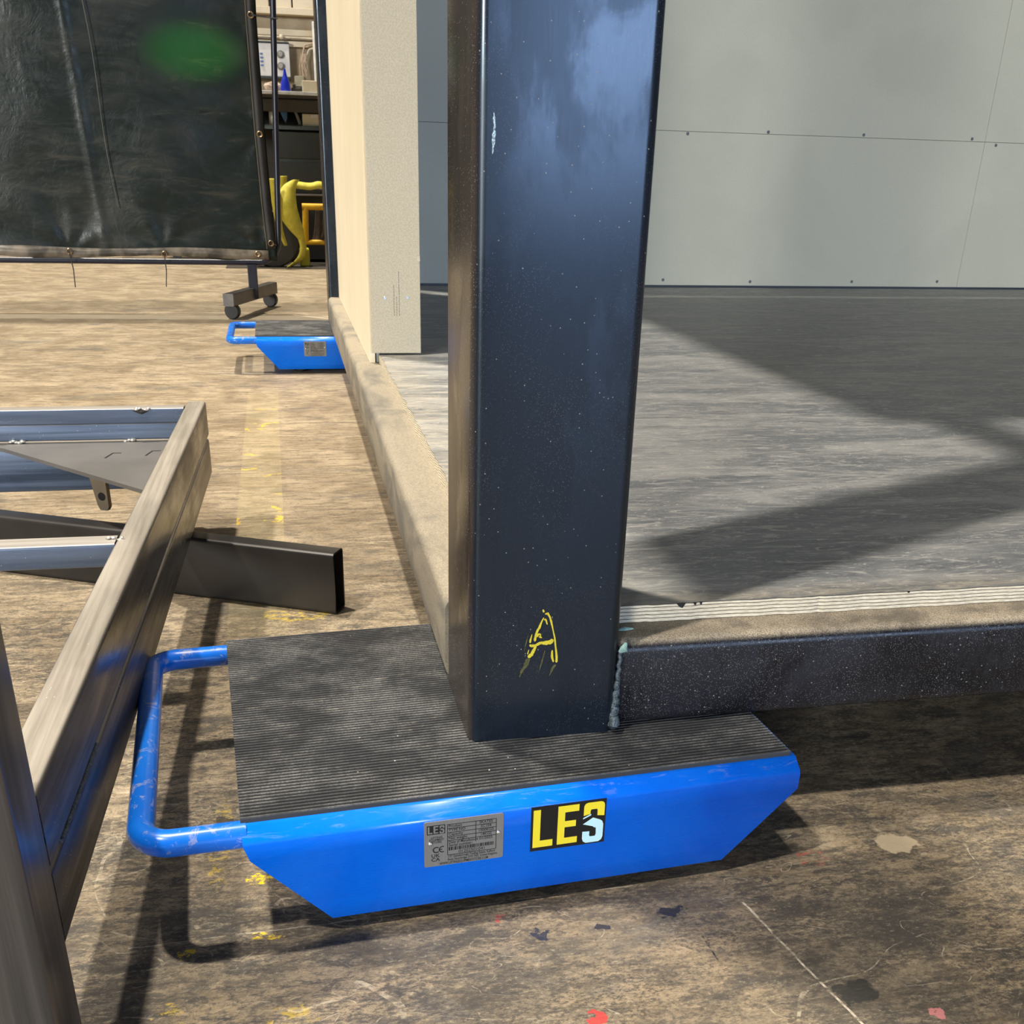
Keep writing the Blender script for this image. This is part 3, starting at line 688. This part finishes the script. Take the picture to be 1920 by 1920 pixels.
def copy_tree(o, parent=None):
    c = o.copy(); COL.objects.link(c)
    if parent is not None: c.parent = parent
    for ch in list(o.children): copy_tree(ch, c)
    return c
sk1 = make_skate((-.2003, -.0965, ZF), .0715, 'large near blue load skate with ribbed black pad, carrying the thick black corner post')
sk2 = copy_tree(sk1); sk2.location = (-.2395, 2.640, ZF); sk2.rotation_euler = (0, 0, .012)
sk2['label'] = 'small far blue load skate under the far end of the dusty side beam'
for ch in list(sk2.children):
    if ch.name.startswith('sticker'):
        for q in list(ch.children): bpy.data.objects.remove(q)
        bpy.data.objects.remove(ch)

# ------------------------------------------------------------------ raw steel frame on the left
g = empty('steel_subframe', (-.32, .4, ZF), 'bare welded steel frame of stacked box rails, resting across the dark tube', 'steel frame')
g.location = (0, 0, 0)
def xr(y): return -.306+.0237*(y-.2)
hw = .0155; y0, y1 = -.205, 1.075
beam('side_rail', (xr(y0)-hw, y0, .07325), (xr(y1)-hw, y1, .07325), .031, .0595, .0042, MS, g, wall=.002)
beam('side_rail', (xr(y0)-hw, y0, .01075), (xr(y1)-hw, y1-.012, .01075), .031, .0615, .0042, MS, g, wall=.002)
beam('leg', (xr(-.2)-.018, -.2335, ZF), (xr(-.2)-.018, -.2335, .34), .036, .057, .004, MLG, g, up=(0, 1, 0), wall=.002)
beam('leg', (xr(-.2)-.62, -.2335, ZF), (xr(-.2)-.62, -.2335, .20), .036, .057, .004, MLG, g, up=(0, 1, 0), wall=.002)
beam('end_rail', (-.90, 1.035, .0905), (-.318, 1.035, .0905), .030, .0245, .003, MSB, g, wall=.002)
beam('end_rail', (-.90, 1.035, .0650), (-.318, 1.035, .0650), .030, .0265, .003, MSB, g, wall=.002)
beam('end_rail', (-.90, 1.045, .0045), (-.325, 1.045, .0045), .050, .0740, .004, MSB, g, wall=.002)
beam('cross_bar', (-.90, .319, .0900), (xr(.32)-.031, .319, .0900), .032, .026, .003, MSB, g, wall=.002)
bm = bmesh.new()
poly = [(-.70, 1.022), (-.66, 1.022), (-.60, .985), (-.3557, .7113), (-.330, .683), (-.322, .683), (-.316, 1.022)]
prism(bm, poly, (0, 0, .0435), (1, 0, 0), (0, 1, 0), (0, 0, .006))
gp = obj('gusset_plate', bm, MPL, g)
for (x, y) in ((-.435, .925), (-.375, .935)):
    bm = bmesh.new(); prism(bm, [(0, 0), (.003, 0), (.010, .030), (.022, .030), (.022, .033), (.008, .033)], (x, y-.02, .0496), (1, 0, 0), (0, 1, 0), (0, 0, .0002)); obj('cut_slot', bm, M_INK, gp)
bm = bmesh.new(); a = math.radians(-28); U = Vector((math.cos(a), math.sin(a), 0)); N = Vector((-math.sin(a), math.cos(a), 0))
tabp = [(-.004, .0), (.026, .0), (.026, -.056), (.022, -.062), (.010, -.062), (.006, -.054)]
prism(bm, tabp, (-.452, .862, .042), U, (0, 0, 1), N*.008)
tb = obj('lug_plate', bm, simple('tan_steel', (.30, .24, .17), .45, .4), g)
bm = bmesh.new(); C0 = Vector((-.452, .862, .042))+U*.016+Vector((0, 0, -.040))-N*.0002
pipe(bm, [C0, C0-N*.0004], .0065, 18); obj('lug_hole', bm, M_INK, tb)
bm = bmesh.new(); a = math.radians(-50)
# weld spots
def spot(c, s=1., mat=M_WELDB):
    bm = bmesh.new(); c = Vector(c); random.seed(int(abs(c.x)*999+abs(c.y)*77))
    for k in range(6):
        p = c+Vector((random.uniform(-.012, .012), random.uniform(-.002, .002), random.uniform(-.002, .002)))*s
        bmesh.ops.create_icosphere(bm, subdivisions=1, radius=random.uniform(.0018, .0036)*s, matrix=Matrix.Translation(p) @ Matrix.Diagonal((1.8, 1, .8, 1)))
    return obj('weld_spot', bm, mat, g, 60)
for c in ((-.385, 1.019, .1025), (-.62, 1.019, .1025), (-.405, 1.017, .052), (-.585, 1.017, .052)):
    spot(c); bm = bmesh.new(); pipe(bm, [Vector(c)+Vector((-.014, .0018, -.003)), Vector(c)+Vector((0, .0012, -.005)), Vector(c)+Vector((.012, .0018, -.003))], [.001, .0042, .001], 8); obj('scorch_mark', bm, M_SCORCH, g)
spot((xr(.32)-.033, .320, .1035), .8)
bm = bmesh.new()
pipe(bm, [(xr(-.17+.006*k)-.001, -.17+.006*k, .0416+.0007*math.sin(k*1.7)) for k in range(24)], [.0016+.0009*abs(math.sin(k*2.3)) for k in range(24)], 8)
obj('weld_seam', bm, M_WELD, g, 60)

# dark rectangular tube on the concrete
d = Vector((-.897, .443, 0)).normalized(); nrm_ = Vector((.443, .897, 0)).normalized()
e0 = Vector((-.0965, .6065, ZF+.0462))+nrm_*.0175
tb2 = beam('rectangular_steel_tube', e0, e0+d*1.0, .035, .0924, .006, MSD, None, wall=.0028)
tag(tb2, 'dark rectangular hollow steel tube with open end, lying on the concrete under the steel frame', 'steel tube')

# ------------------------------------------------------------------ welding curtain on its castor frame
Yc = 4.2
sc = empty('welding_screen', (0, 0, 0), 'tall black-green vinyl welding curtain laced in a dark tube frame on castors', 'welding screen')
bm = bmesh.new(); pts = arcpath([(-2.2, Yc, 1.95), (-2.2, Yc, .0935), (-.1585, Yc, .0935), (-.074, Yc, 1.95), (-2.2, Yc, 1.95)], .09, 8)
pipe(bm, pts, .0125, 14); obj('tube_frame', bm, M_TUBE, sc, 60)
bm = bmesh.new(); NX, NZ = 150, 110; gridv = []
grom = [(-.2045, 1.007), (-.202, .589), (-.1873, .1737), (-.247, .1301), (-.6317, .1256), (-1.0116, .1316), (-1.42, .13), (-.19, 1.5)]
def hemx(z):
    K = [(0, -.182), (.1737, -.187), (.3, -.194), (.589, -.202), (1.007, -.2045), (1.5, -.19), (2.2, -.16)]
    for (a, xa), (b, xb) in zip(K, K[1:]):
        if z <= b: return xa+(xb-xa)*(z-a)/(b-a)
    return K[-1][1]
for j in range(NZ+1):
    row = []
    for i in range(NX+1):
        u = i/NX; v = j/NZ; z = .112+v*1.74; xR = hemx(z)+.022; xL = -2.16; x = xL+(xR-xL)*u
        y = Yc-.012
        y += .010*math.sin(x*4+z*1.6)+.003*math.sin(x*11-z*3)+.002*math.sin(x*3+z*13)
        for gx, gz in grom:
            dd = math.hypot(x-gx, z-gz); an = math.atan2(z-gz, x-gx); y += .0045*math.exp(-dd*6)*math.sin(an*7+gx*5)*min(1, dd*12)
        y -= .014*math.exp(-((x+.86+.05*z)/.012)**2)*.3
        zb = z+(.012*math.sin(x*7.3)+.006*math.sin(x*19))*math.exp(-v*60)
        row.append(bm.verts.new((x, y, zb)))
    gridv.append(row)
for j in range(NZ):
    for i in range(NX): bm.faces.new((gridv[j][i], gridv[j][i+1], gridv[j+1][i+1], gridv[j+1][i]))
cu = obj('curtain', bm, M_CURT, sc, 180)
cm = cu.modifiers.new('thick', 'SOLIDIFY'); cm.thickness = .0006
M_HEM = simple('grubby_hem', (.22, .18, .13), .4, var=.4, sc=14)
bm = bmesh.new(); prev = None
for i in range(61):
    x = -2.15+i*(2.15-.20)/60; zt = .148+.004*math.sin(x*9); zb = .112+.006*math.sin(x*7.3)
    a = bm.verts.new((x, Yc-.030+.003*math.sin(x*31), zt)); b = bm.verts.new((x, Yc-.034+.004*math.sin(x*23+1), zb))
    if prev: bm.faces.new((prev[0], a, b, prev[1]))
    prev = (a, b)
hb_ = obj('hem', bm, M_HEM, cu, 180); hm = hb_.modifiers.new('t', 'SOLIDIFY'); hm.thickness = .001
bm = bmesh.new(); prev = None
for i in range(61):
    z = .15+i*1.65/60; x = hemx(z)
    a = bm.verts.new((x-.020, Yc-.032, z)); b = bm.verts.new((x+.018, Yc-.031, z))
    if prev: bm.faces.new((prev[0], a, b, prev[1]))
    prev = (a, b)
hb_ = obj('hem', bm, simple('dark_hem', (.022, .02, .017), .6, var=.3, sc=9), cu, 180); hm = hb_.modifiers.new('t', 'SOLIDIFY'); hm.thickness = .001
for gx, gz in grom:
    bm = bmesh.new(); pipe(bm, [(gx+.010*math.cos(a), Yc-.040, gz+.010*math.sin(a)) for a in [2*math.pi*k/14 for k in range(15)]], .0036, 6); obj('eyelet', bm, M_GROM, cu, 60)
bm = bmesh.new(); pipe(bm, [(hemx(.15+i*.028)-.019, Yc-.0355, .15+i*.028) for i in range(60)], .0013, 5); obj('stitch_line', bm, simple('tan_stitching', (.22, .18, .12), .7), cu)
bm = bmesh.new(); pipe(bm, [(-.83-.045*(z_-1)+.005*math.sin(z_*9), Yc-.030+.012*math.sin(-4.15+z_*2.2), z_) for z_ in [.3+.05*i for i in range(30)]], .0018, 5); obj('seam', bm, simple('seam_vinyl', (.11, .10, .08), .5), cu)
for (x0, z0, x1, z1) in ((-1.0116, .1316, -1.010, -.01), (-.6317, .1256, -.640, -.005), (-.2045, 1.007, -.10, 1.0), (-.187, .174, -.165, .165)):
    bm = bmesh.new(); pipe(bm, [(x0, Yc-.045, z0), ((x0+x1)/2+.004, Yc-.032, (z0+z1)/2), (x1, Yc-.03, z1)], .0024, 6); obj('cable_tie', bm, simple('tie_plastic', (.05, .05, .055), .4), sc)
def foot(xc):
    bm = bmesh.new(); box(bm, (xc-.02, Yc-.02, -.055), (xc+.02, Yc+.02, .085), .003); obj('foot_column', bm, M_TUBE, sc)
    a0 = Vector((xc-.10, 3.94, -.035)); a1 = Vector((xc+.078, 4.47, -.035))
    f_ = beam('foot_bar', a0, a1, .045, .05, .004, simple('scuffed_dark_steel', (.10, .09, .085), .4, .4), sc)
    for p in (a0.lerp(a1, .07), a0.lerp(a1, .93)):
        bm = bmesh.new(); cyl(bm, (p.x, p.y, ZF+.033), (.45, 1, 0), .033, .026, 22, .004); cs = obj('castor', bm, M_BLK, sc, 40)
        bm = bmesh.new(); box(bm, (p.x-.018, p.y-.014, ZF+.048), (p.x+.018, p.y+.014, -.059), .002); obj('castor_fork', bm, simple('castor_metal', (.08, .08, .085), .4, .6), cs)
foot(-.275); foot(-2.0)
# a small work lamp behind the curtain makes the green patch
wl = empty('bench_lamp', (-.62, 7.2, .905), 'small black bench lamp hidden behind the curtain, glowing green through the vinyl', 'lamp')
bm = bmesh.new(); cyl(bm, (0, 0, .006), (0, 0, 1), .06, .012, 20); pipe(bm, [(0, 0, .01), (0, .02, .12)], .008, 8); obj('stand', bm, M_BLK, wl, 60)
bm = bmesh.new(); pipe(bm, [(0, .05, .125), (0, -.01, .12), (0, -.05, .12)], [.02, .035, .05], 16, cap=False); obj('lamp_head', bm, M_BLK, wl, 60)
ld = bpy.data.lights.new('bench_lamp_light', 'SPOT'); ld.energy = 260000; ld.color = (.9, 1, .85); ld.spot_size = math.radians(6); ld.spot_blend = 1; ld.shadow_soft_size = .02
lo = bpy.data.objects.new('bench_lamp_light', ld); COL.objects.link(lo); lo.parent = wl; lo.location = (0, -.055, .12)
lo.scale = (1.5, .8, 1)
lo.rotation_euler = (Vector((-.44, 4.2, .875))-Vector((-.62, 7.145, 1.025))).to_track_quat('-Z', 'Y').to_euler()

# ------------------------------------------------------------------ workbench and things far behind
YB = 7.0
wb_ = empty('workbench', (0, YB, ZF), 'dark cluttered workbench far behind, between curtain and black post', 'workbench'); wb_.location = (0, 0, 0)
M_DKB = simple('dark_brown_steel', (.045, .032, .02), .6); M_CREAMP = simple('cream_plastic', (.62, .53, .36), .6, var=.05); M_OFFW = simple('off_white_panel', (.68, .62, .56), .5, var=.05)
bm = bmesh.new(); box(bm, (-1.4, YB-.05, .885), (1.2, YB+.6, .905), .003); obj('bench_top', bm, simple('bench_laminate', (.60, .58, .56), .4), wb_)
bm = bmesh.new(); box(bm, (-.9, YB-.045, .868), (1.2, YB-.03, .884)); box(bm, (-.88, YB-.02, .79), (1.18, YB+.02, .86), .003); obj('apron', bm, M_DKB, wb_)
bm = bmesh.new(); box(bm, (-.88, YB, .690), (1.18, YB+.55, .712)); obj('lower_shelf', bm, M_BLK, wb_)
for x in (-.86, 1.12):
    bm = bmesh.new(); box(bm, (x, YB, ZF), (x+.05, YB+.05, .885)); obj('leg', bm, M_BLK, wb_)
bm = bmesh.new(); box(bm, (-.86, YB+.5, ZF), (1.18, YB+.53, .885)); obj('back_panel', bm, M_DKB, wb_)
cb = empty('dark_cabinet', (0, 0, 0), 'black steel cabinet standing under the far workbench', 'cabinet')
bm = bmesh.new(); box(bm, (-.16, YB+.05, ZF+.02), (.5, YB+.45, .685), .005); obj('carcass', bm, M_BLK, cb)
for z0, z1 in ((.52, .68), (.36, .50)):
    bm = bmesh.new(); box(bm, (-.15, YB+.035, z0), (.49, YB+.05, z1), .004); obj('drawer', bm, simple('drawer_black', (.022, .02, .018), .5), cb)
bm = bmesh.new()
for z in (.30, .34): box(bm, (-.10, YB+.03, z), (.49, YB+.05, z+.012), .002)
obj('grey_runner', bm, simple('grey_runner', (.25, .22, .2), .5), cb)
# things on the bench
bm = bmesh.new(); lathe(bm, [(.030, .905), (.032, .915), (.028, .96), (.018, .985), (.012, 1.0), (.006, 1.035), (.004, 1.036)], (-.055, YB+.06, 0)); 
tag(obj('squeeze_bottle', bm, simple('blue_plastic', (.01, .03, .55), .35), None, 50), 'small blue pointed bottle standing on the far workbench', 'bottle')
bm = bmesh.new(); box(bm, (.052, YB+.05, .906), (.16, YB+.15, .975), .004); o = obj('storage_box', bm, M_CREAMP); tag(o, 'plain cream box on top of the far workbench', 'box')
bm = bmesh.new(); box(bm, (.040, YB+.025, .7125), (.17, YB+.12, .785), .004); o = obj('storage_box', bm, M_CREAMP); tag(o, 'cream box with a white tag on the shelf below the bench top', 'box')
bm = bmesh.new(); box(bm, (.095, YB+.022, .762), (.135, YB+.0245, .782)); obj('paper_tag', bm, simple('white_tag', (.8, .78, .75), .6), o)
bm = bmesh.new(); prism(bm, [(-.115, .828), (-.055, .828), (-.055, .76), (-.068, .728), (-.085, .76)], (0, YB+.06, 0), (1, 0, 0), (0, 0, 1), (0, .05, 0)); tag(obj('blue_bin', bm, simple('dull_blue', (.03, .10, .24), .5)), 'dull blue pointed bin on the lower shelf of the bench', 'bin')
bm = bmesh.new(); lathe(bm, [(.022, .713), (.024, .72), (.022, .80), (.012, .822)], (-.15, YB+.05, 0)); tag(obj('spray_can', bm, simple('grey_can', (.45, .42, .34), .35, .3), None, 50), 'small pale can on the lower shelf, beside the blue bin', 'can')
bm = bmesh.new(); pipe(bm, [(-.04, YB+.05, .83), (-.0, YB+.04, .79), (.02, YB+.04, .735), (.02, YB+.04, .722)], .009, 8); tag(obj('grey_hose', bm, simple('grey_rubber', (.22, .19, .16), .6), None, 60), 'short grey hose hanging beside the blue bin', 'hose')
bm = bmesh.new(); random.seed(5)
bmesh.ops.create_icosphere(bm, subdivisions=2, radius=.05, matrix=Matrix.Translation((-.135, YB+.10, .935)) @ Matrix.Diagonal((1.1, .8, .62, 1)))
for v in bm.verts: v.co += Vector((random.uniform(-.008, .008), random.uniform(-.008, .008), random.uniform(-.008, .008)))
for v in bm.verts: v.co.z = max(v.co.z, .906)
tag(obj('crumpled_rag', bm, simple('pinkish_cloth', (.62, .48, .38), .9)), 'crumpled pinkish rag on the far workbench, left of the blue bottle', 'rag')
bm = bmesh.new(); box(bm, (-.02, YB+.08, .906), (.045, YB+.14, .935), .006); box(bm, (-.01, YB+.08, .935), (.01, YB+.12, .955), .004); tag(obj('small_tool', bm, M_DKB), 'small dark tool lying between blue bottle and cream box', 'tool')
# panel on the far wall
pn = empty('control_panel', (0, 0, 0), 'off-white control panel with two round grey dials on the far wall', 'control panel')
bm = bmesh.new(); box(bm, (-.40, 8.50, 1.085), (.004, 8.6, 1.302), .006); obj('panel_box', bm, M_OFFW, pn)
for x, z in ((-.063, 1.232), (-.066, 1.155)):
    bm = bmesh.new(); cyl(bm, (x, 8.492, z), (0, 1, 0), .026, .02, 24, .003); dl = obj('dial', bm, simple('dial_grey', (.20, .18, .15), .5), pn, 40)
    bm = bmesh.new(); cyl(bm, (x, 8.479, z), (0, 1, 0), .017, .008, 20, .002); obj('dial_face', bm, simple('dial_face_grey', (.36, .33, .28), .5), dl, 40)
bm = bmesh.new(); box(bm, (-.40, 8.49, 1.303), (.004, 8.6, 1.312)); obj('panel_edge', bm, M_BLK, pn); bm = bmesh.new(); box(bm, (-.40, 8.49, 1.070), (.004, 8.6, 1.084)); obj('panel_edge', bm, M_BLK, pn)
bm = bmesh.new()
for z in (1.225, 1.20, 1.175, 1.15): box(bm, (-.215, 8.492, z), (-.195, 8.5, z+.012), .002)
obj('switch', bm, simple('blue_switch', (.12, .22, .45), .5), pn)
bm = bmesh.new(); pipe(bm, [(-.9, 8.52, 1.345), (.9, 8.52, 1.345)], .008, 8); bmesh.ops.create_icosphere(bm, subdivisions=2, radius=.020, matrix=Matrix.Translation((-.048, 8.50, 1.345)))
tag(obj('conduit_pipe', bm, simple('cream_conduit', (.66, .55, .38), .4), None, 60), 'cream conduit pipe with a round joint running along the far wall', 'pipe')
for k, (c, lab) in enumerate((((.50, .36, .25), 'pinkish cable looping down the far wall behind the cream box'), ((.55, .48, .36), 'pale cable arching down the far wall beside the white upright'))):
    bm = bmesh.new(); pipe(bm, arcpath([(.30, 8.50-.02*k, 1.34-.03*k), (.12+.03*k, 8.50-.02*k, 1.30-.03*k), (.09+.03*k, 8.50-.02*k, 1.20), (.11+.02*k, 8.50-.02*k, 1.02)], .02), .007, 8)
    tag(obj('wall_cable', bm, simple('cable%d' % k, c, .5), None, 60), lab, 'cable')
bm = bmesh.new(); random.seed(9)
for k in range(7):
    x = .10+random.uniform(-.02, .03); pipe(bm, [(x, 8.46, 1.24), (x+random.uniform(-.03, .03), 8.44, 1.16), (x+random.uniform(-.02, .03), 8.45, 1.08), (x+.01, 8.46, .96)], .003, 6)
tag(obj('wire_bundle', bm, simple('copper_wire', (.48, .33, .22), .5), None, 60), 'tangle of thin coppery wires hanging in front of the far wall', 'wires')
bm = bmesh.new(); box(bm, (.180, 8.45, 1.0), (.215, 8.5, 1.45), .004); tag(obj('white_upright', bm, simple('bright_white', (.85, .8, .7), .5)), 'thin white upright strip on the far wall beside the black post', 'upright')
for x0, x1, z0, z1, c, nm, lab in ((.03, .10, 1.02, 1.09, (.36, .31, .20), 'khaki_box', 'small khaki box against the far wall under the wires'), (.03, .10, .99, 1.018, (.04, .035, .03), 'black_tray', 'flat black tray under the small khaki box')):
    bm = bmesh.new(); box(bm, (x0, 8.40, z0), (x1, 8.5, z1), .003); tag(obj(nm, bm, simple(nm, c, .6)), lab, nm.split('_')[1])
# yellow trolley + slings
tr = empty('yellow_trolley', (0, 0, 0), 'orange-yellow tube trolley standing in front of the black cabinet', 'trolley')
M_OY = simple('orange_yellow_paint', (.72, .40, .01), .35, var=.1)
yt = 6.75
bm = bmesh.new(); pipe(bm, [(.0, yt, .243), (.42, yt, .243)], .020, 12); obj('top_rail', bm, M_OY, tr, 60)
bm = bmesh.new(); pipe(bm, [(.022, yt, .24), (.012, yt, .03)], .020, 12); obj('upright', bm, M_OY, tr, 60)
bm = bmesh.new(); pipe(bm, [(-.06, yt, .030), (.42, yt, .030)], .016, 12); obj('bottom_rail', bm, M_OY, tr, 60)
bm = bmesh.new(); pipe(bm, [(.40, yt, .243), (.40, yt, .03)], .018, 12); obj('upright', bm, M_OY, tr, 60)
for x in (.0, .38):
    bm = bmesh.new(); cyl(bm, (x, yt, ZF+.05), (1, 0, 0), .05, .03, 20, .005); pipe(bm, [(x, yt, ZF+.05), (x, yt, .03)], .008, 8); obj('wheel', bm, M_BLK, tr, 40)
bm = bmesh.new(); pipe(bm, [(.10, yt+.03, .22), (.09, yt+.03, .10), (.085, yt+.03, .04)], [.015, .02, .03], 10); pipe(bm, [(.15, yt+.03, .22), (.13, yt+.03, .10), (.11, yt+.03, .05)], .012, 10); obj('hanging_hook', bm, simple('rusty_hook', (.10, .07, .055), .5), tr, 60)
def strap(name, pts, wdt, mat, lab, cat='sling', th=.004, dirv=(1, 0, 0)):
    bm = bmesh.new(); prev = None; P_ = [Vector(p[:3]) for p in pts]
    # catmull-rom
    out = []
    for i in range(len(P_)-1):
        p0, p1, p2, p3 = P_[max(i-1, 0)], P_[i], P_[i+1], P_[min(i+2, len(P_)-1)]
        for k in range(6):
            t = k/6; out.append((.5*((2*p1)+(-p0+p2)*t+(2*p0-5*p1+4*p2-p3)*t*t+(-p0+3*p1-3*p2+p3)*t**3), (pts[i][3]*(1-t)+pts[i+1][3]*t)))
    out.append((P_[-1], pts[-1][3]))
    for p, ww in out:
        a = bm.verts.new(p-Vector(dirv)*ww*wdt/2); b = bm.verts.new(p+Vector(dirv)*ww*wdt/2+Vector((0, .02, 0)))
        if prev: bm.faces.new((prev[0], a, b, prev[1]))
        prev = (a, b)
    o = obj(name, bm, mat, None, 180); md = o.modifiers.new('t', 'SOLIDIFY'); md.thickness = th
    return tag(o, lab, cat, 'yellow lifting slings by the far trolley')
M_SL = simple('yellow_webbing', (.72, .62, .07), .7, var=.12, sc=30)
ys = 6.62
strap('lifting_sling', [(-.03, ys-.03, .40, .45), (-.075, ys-.06, .36, 1), (-.100, ys-.08, .28, 1.5), (-.088, ys-.08, .20, 1.5), (-.05, ys-.08, .12, 1.1), (-.02, ys-.07, .06, .5), (-.012, ys-.07, .0, .45), (-.04, ys-.07, -.06, .5), (-.11, ys-.07, -.108, .3)], .085, M_SL, 'broad yellow lifting sling curving down beside the black drum')
strap('lifting_sling', [(-.17, ys-.1, .405, 1), (-.165, ys-.1, .33, 1), (-.16, ys-.1, .25, .9), (-.15, ys-.1, .12, .6), (-.12, ys-.1, .02, .3)], .06, M_SL, 'yellow lifting sling hanging just behind the curtain tube')
strap('lifting_sling', [(-.105, ys+.0, .42, .8), (-.11, ys+.0, .36, .8), (-.125, ys+.0, .28, .5), (-.13, ys+.0, .2, .3)], .05, M_SL, 'narrow yellow sling end between curtain tube and the broad sling')
strap('lifting_sling', [(-.06, ys+.04, .375, 1), (.05, ys+.06, .362, 1), (.12, ys+.08, .372, 1), (.20, ys+.12, .34, 1), (.24, yt, .262, 1)], .04, M_SL, 'yellow sling stretched level above the orange trolley', dirv=(0, 0, 1))
bm = bmesh.new(); box(bm, (-.035, yt-.115, ZF+.004), (.03, yt-.025, .0), .012); tag(obj('yellow_block', bm, simple('greenish_yellow', (.55, .48, .02), .5)), 'dull yellow block on the floor under the orange trolley', 'block')
bm = bmesh.new(); cyl(bm, (-.20, 6.62, ZF+.17), (0, 1, 0), .17, .10, 40, .01); dr = obj('cable_drum', bm, simple('dark_rubber', (.03, .026, .022), .6), None, 40); tag(dr, 'dark round drum on the floor, half hidden behind the curtain corner', 'drum')
bm = bmesh.new(); box(bm, (-.5, 6.5, ZF+.0005), (.5, 7.0, ZF+.004)); tag(obj('floor_mat', bm, simple('dark_mat', (.05, .04, .03), .8)), 'thin dark mat on the floor below the far trolley', 'mat')
